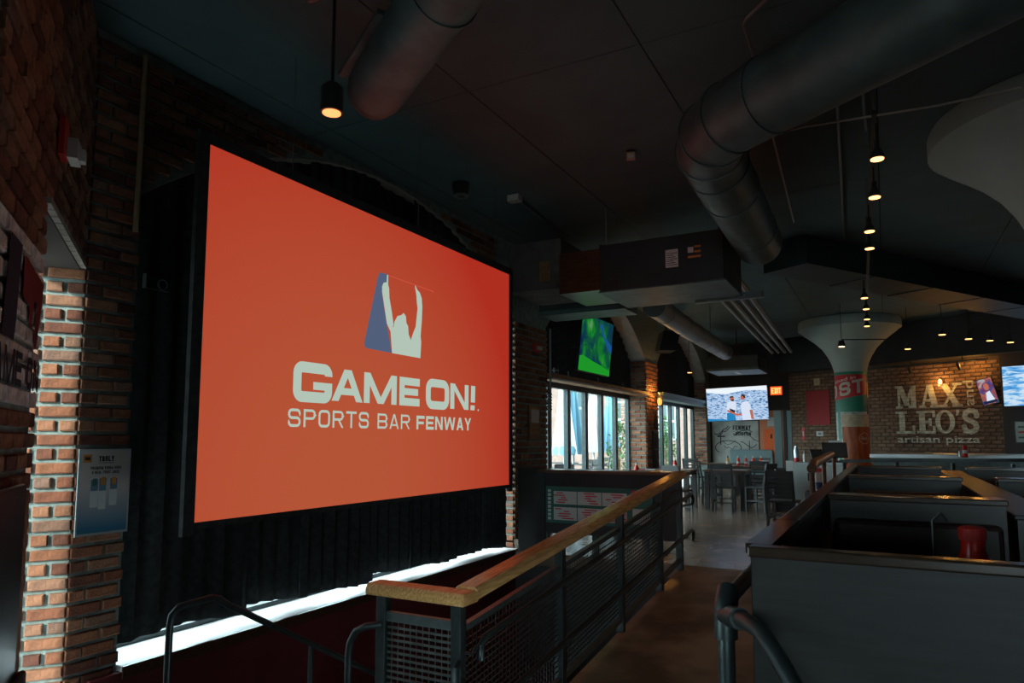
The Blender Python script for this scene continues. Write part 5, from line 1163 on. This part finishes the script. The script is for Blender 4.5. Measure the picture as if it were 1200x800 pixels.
# dark cabinet in the left corner
cbn = thing('side_cabinet', 'black cabinet with a brown wooden edge against the entry wall', 'cabinet', A(1.9, -.15, LAND))
onA(mb(), 1.72, 2.35, LAND, 1.17, .03, .06).build('body', 'black_plastic', cbn, W=True, bevel=.02)
onA(mb(), 1.62, 1.71, LAND, 1.14, .03, .055).build('edge_post', 'wood_beam', cbn, W=True, bevel=.008)
onA(mb(), 1.66, 2.35, LAND, .42, .06, .09).build('lower_door', 'black_paint', cbn, W=True, bevel=.03)

# ================================================================== OUTDOORS
struct(mb().box(-40, -5.16, 2.8, 40, -.5, -.02).build('ground_patio', 'patio_concrete'))
struct(mb().plan([(-40, -25), (20, -25), (7, -4.7), (-1.9, -4.7), (-1.9, 0), (-4.8, 2.15), (-5.16, 2.8), (-40, 2.8)], -.8, -.62).build('ground_street', 'patio_concrete'))
fa = thing('patio_building', 'pale sunlit brick building with tall dark windows across the patio', 'building', (-11, 26, -.02))
mb().box(-20, -4.6, 26, 26.5, -.3, 9).build('wall', 'patio_facade', fa, W=True)
def fwin(x, z, w_, h):
    f = mb().box(x, x+w_, 25.93, 26.0, z, z+h).build('window', 'alum', fa, W=True)
    for i in range(2):
        for j in range(3):
            q = mb().box(x+.08+i*(w_-.08)/2, x+(i+1)*(w_-.08)/2, 25.9, 25.935, z+.08+j*(h-.08)/3, z+(j+1)*(h-.08)/3).build('pane', 'patio_window'); q.parent = f; q.location = (0, 0, 0)
for x, z in ((-11.6, 1.2), (-9.6, 1.4), (-13.8, 1.2), (-11.6, 4.6), (-9.3, 4.8), (-7.6, 1.3), (-6.2, 1.5)): fwin(x, z, 1.3 if x < -8.5 else .7, 2.1)
mb().box(-20, -4.6, 25.85, 26, 3.7, 3.95).build('string_course', 'patio_concrete', fa, W=True)
pp_ = struct(mb().box(-6.15, -5.7, 17.55, 18.0, -.02, 3.2).build('wall_patio_pier', 'mortar'))
bricks(pp_, (-6.15, 17.55, 0), (1, 0, 0), .45, -.2, 3.0, M_brickx, M_brickx, out=(0, -1, 0), lim=130)
def umbrella(x, y, lab, m_, h=2.5):
    o = thing('patio_umbrella', lab, 'umbrella', (x, y, -.02))
    mb().tube([(0, 0, 0), (0, 0, h+.35)], .03, 10).build('pole', 'alum', o, True); mb().lathe([(.28, 0), (.28, .06), (.06, .1)], 18).build('base', 'patio_black', o, True)
    g = mb(); n = 24; prof_ = [(.05, h+.3), (.10, h), (.17, h-.7), (.24, h-1.25), (.27, h-1.5)]
    for r, z in prof_:
        for k in range(n): a = 2*PI*k/n; rr = r*(1+.22*math.cos(a*8)); g.v.append((rr*math.cos(a), rr*math.sin(a), z))
    for i in range(len(prof_)-1):
        for k in range(n): g.f.append((i*n+k, i*n+(k+1) % n, (i+1)*n+(k+1) % n, (i+1)*n+k))
    g.f.append(tuple(range(n))); g.f.append(tuple((len(prof_)-1)*n+k for k in range(n-1, -1, -1)))
    g.build('canopy', m_, o, True)
    if m_ == 'umbrella_white' and y < 16: mb().lathe([(.29, h-1.5), (.30, h-1.38), (.26, h-1.3)], 18, cap=False).build('skirt', 'umbrella_blue', o, True)
umbrella(-6.6, 14.85, 'folded white patio umbrella with blue hem nearest the first glass pane', 'umbrella_white')
umbrella(-6.7, 15.6, 'folded pale blue patio umbrella beside the dark window mullion', 'umbrella_blue')
umbrella(-7.2, 18.2, 'folded white patio umbrella in the third pane', 'umbrella_white'); umbrella(-7.0, 19.0, 'folded blue-white patio umbrella beside the patio brick pier', 'umbrella_blue')
def patio_set(x, y, lab):
    t = thing('patio_table', lab, 'table', (x, y, -.02)); mb().lathe([(.42, .72), (.42, .745)], 20).build('table_top', 'patio_black', t, True); mb().tube([(0, 0, .03), (0, 0, .72)], .03, 8).build('pedestal', 'patio_black', t, True); mb().lathe([(.25, 0), (.2, .03)], 16).build('base', 'patio_black', t, True)
patio_set(-6.4, 13.9, 'round dark patio table outside the first glass pane'); patio_set(-6.5, 16.2, 'round dark patio table outside the third glass pane'); patio_set(-7.6, 17.0, 'round dark patio table farther out by the white umbrella')
for i, (x, y, r_) in enumerate(((-6.3, 13.15, .2), (-6.9, 14.3, -1.9), (-5.9, 14.6, 2.6), (-6.1, 15.55, .3), (-5.8, 16.5, 1.9), (-8.3, 17.9, -1.5), (-7.6, 16.1, 0), (-6.6, 17.0, 2.9), (-5.6, 12.4, .7), (-6.6, 19.8, .4), (-6.9, 21.6, .1))):
    c = chair(x, y, r_, 'dark slatted chair out on the bright patio beyond the folding windows', 'patio chairs outside the windows', -.02)
def shrub(x, y, h, lab, seed):
    o = thing('potted_shrub', lab, 'plant', (x, y, -.02)); rnd = random.Random(seed)
    mb().lathe([(.14, 0), (.2, .4), (.21, .42), (.18, .42)], 16).build('pot', 'patio_concrete', o, True); mb().tube([(0, 0, .4), (0, 0, .4+h*.6)], .02, 6).build('stem', 'wood_beam', o)
    g = mb()
    for i in range(420):
        a = rnd.uniform(0, 2*PI); q = rnd.random(); r = .34*math.sin(PI*min(.97, q*.9+.08))*math.sqrt(rnd.random()); c = Vector((r*math.cos(a), r*math.sin(a), .42+q*h)); d = Vector((rnd.gauss(0, 1), rnd.gauss(0, 1), rnd.gauss(.3, 1))).normalized()*.09; e = d.cross(Vector((rnd.random(), rnd.random(), rnd.random()+.1))).normalized()*.03
        g.poly([c, c+d*.5+e, c+d, c+d*.5-e])
    f = g.build('foliage', 'leaf', o); f['kind'] = 'stuff'
shrub(-5.45, 15.4, 1.3, 'leafy green potted shrub outside the last pane of the folding window', 1); shrub(-5.9, 20.8, 1.6, 'leafy green potted shrub outside the window by the amber lamp', 2); shrub(-5.5, 19.4, 1.1, 'low green potted shrub by the far pier outside', 3); shrub(-7.4, 20.4, 2.8, 'tall green potted shrub behind the folded umbrellas', 4)
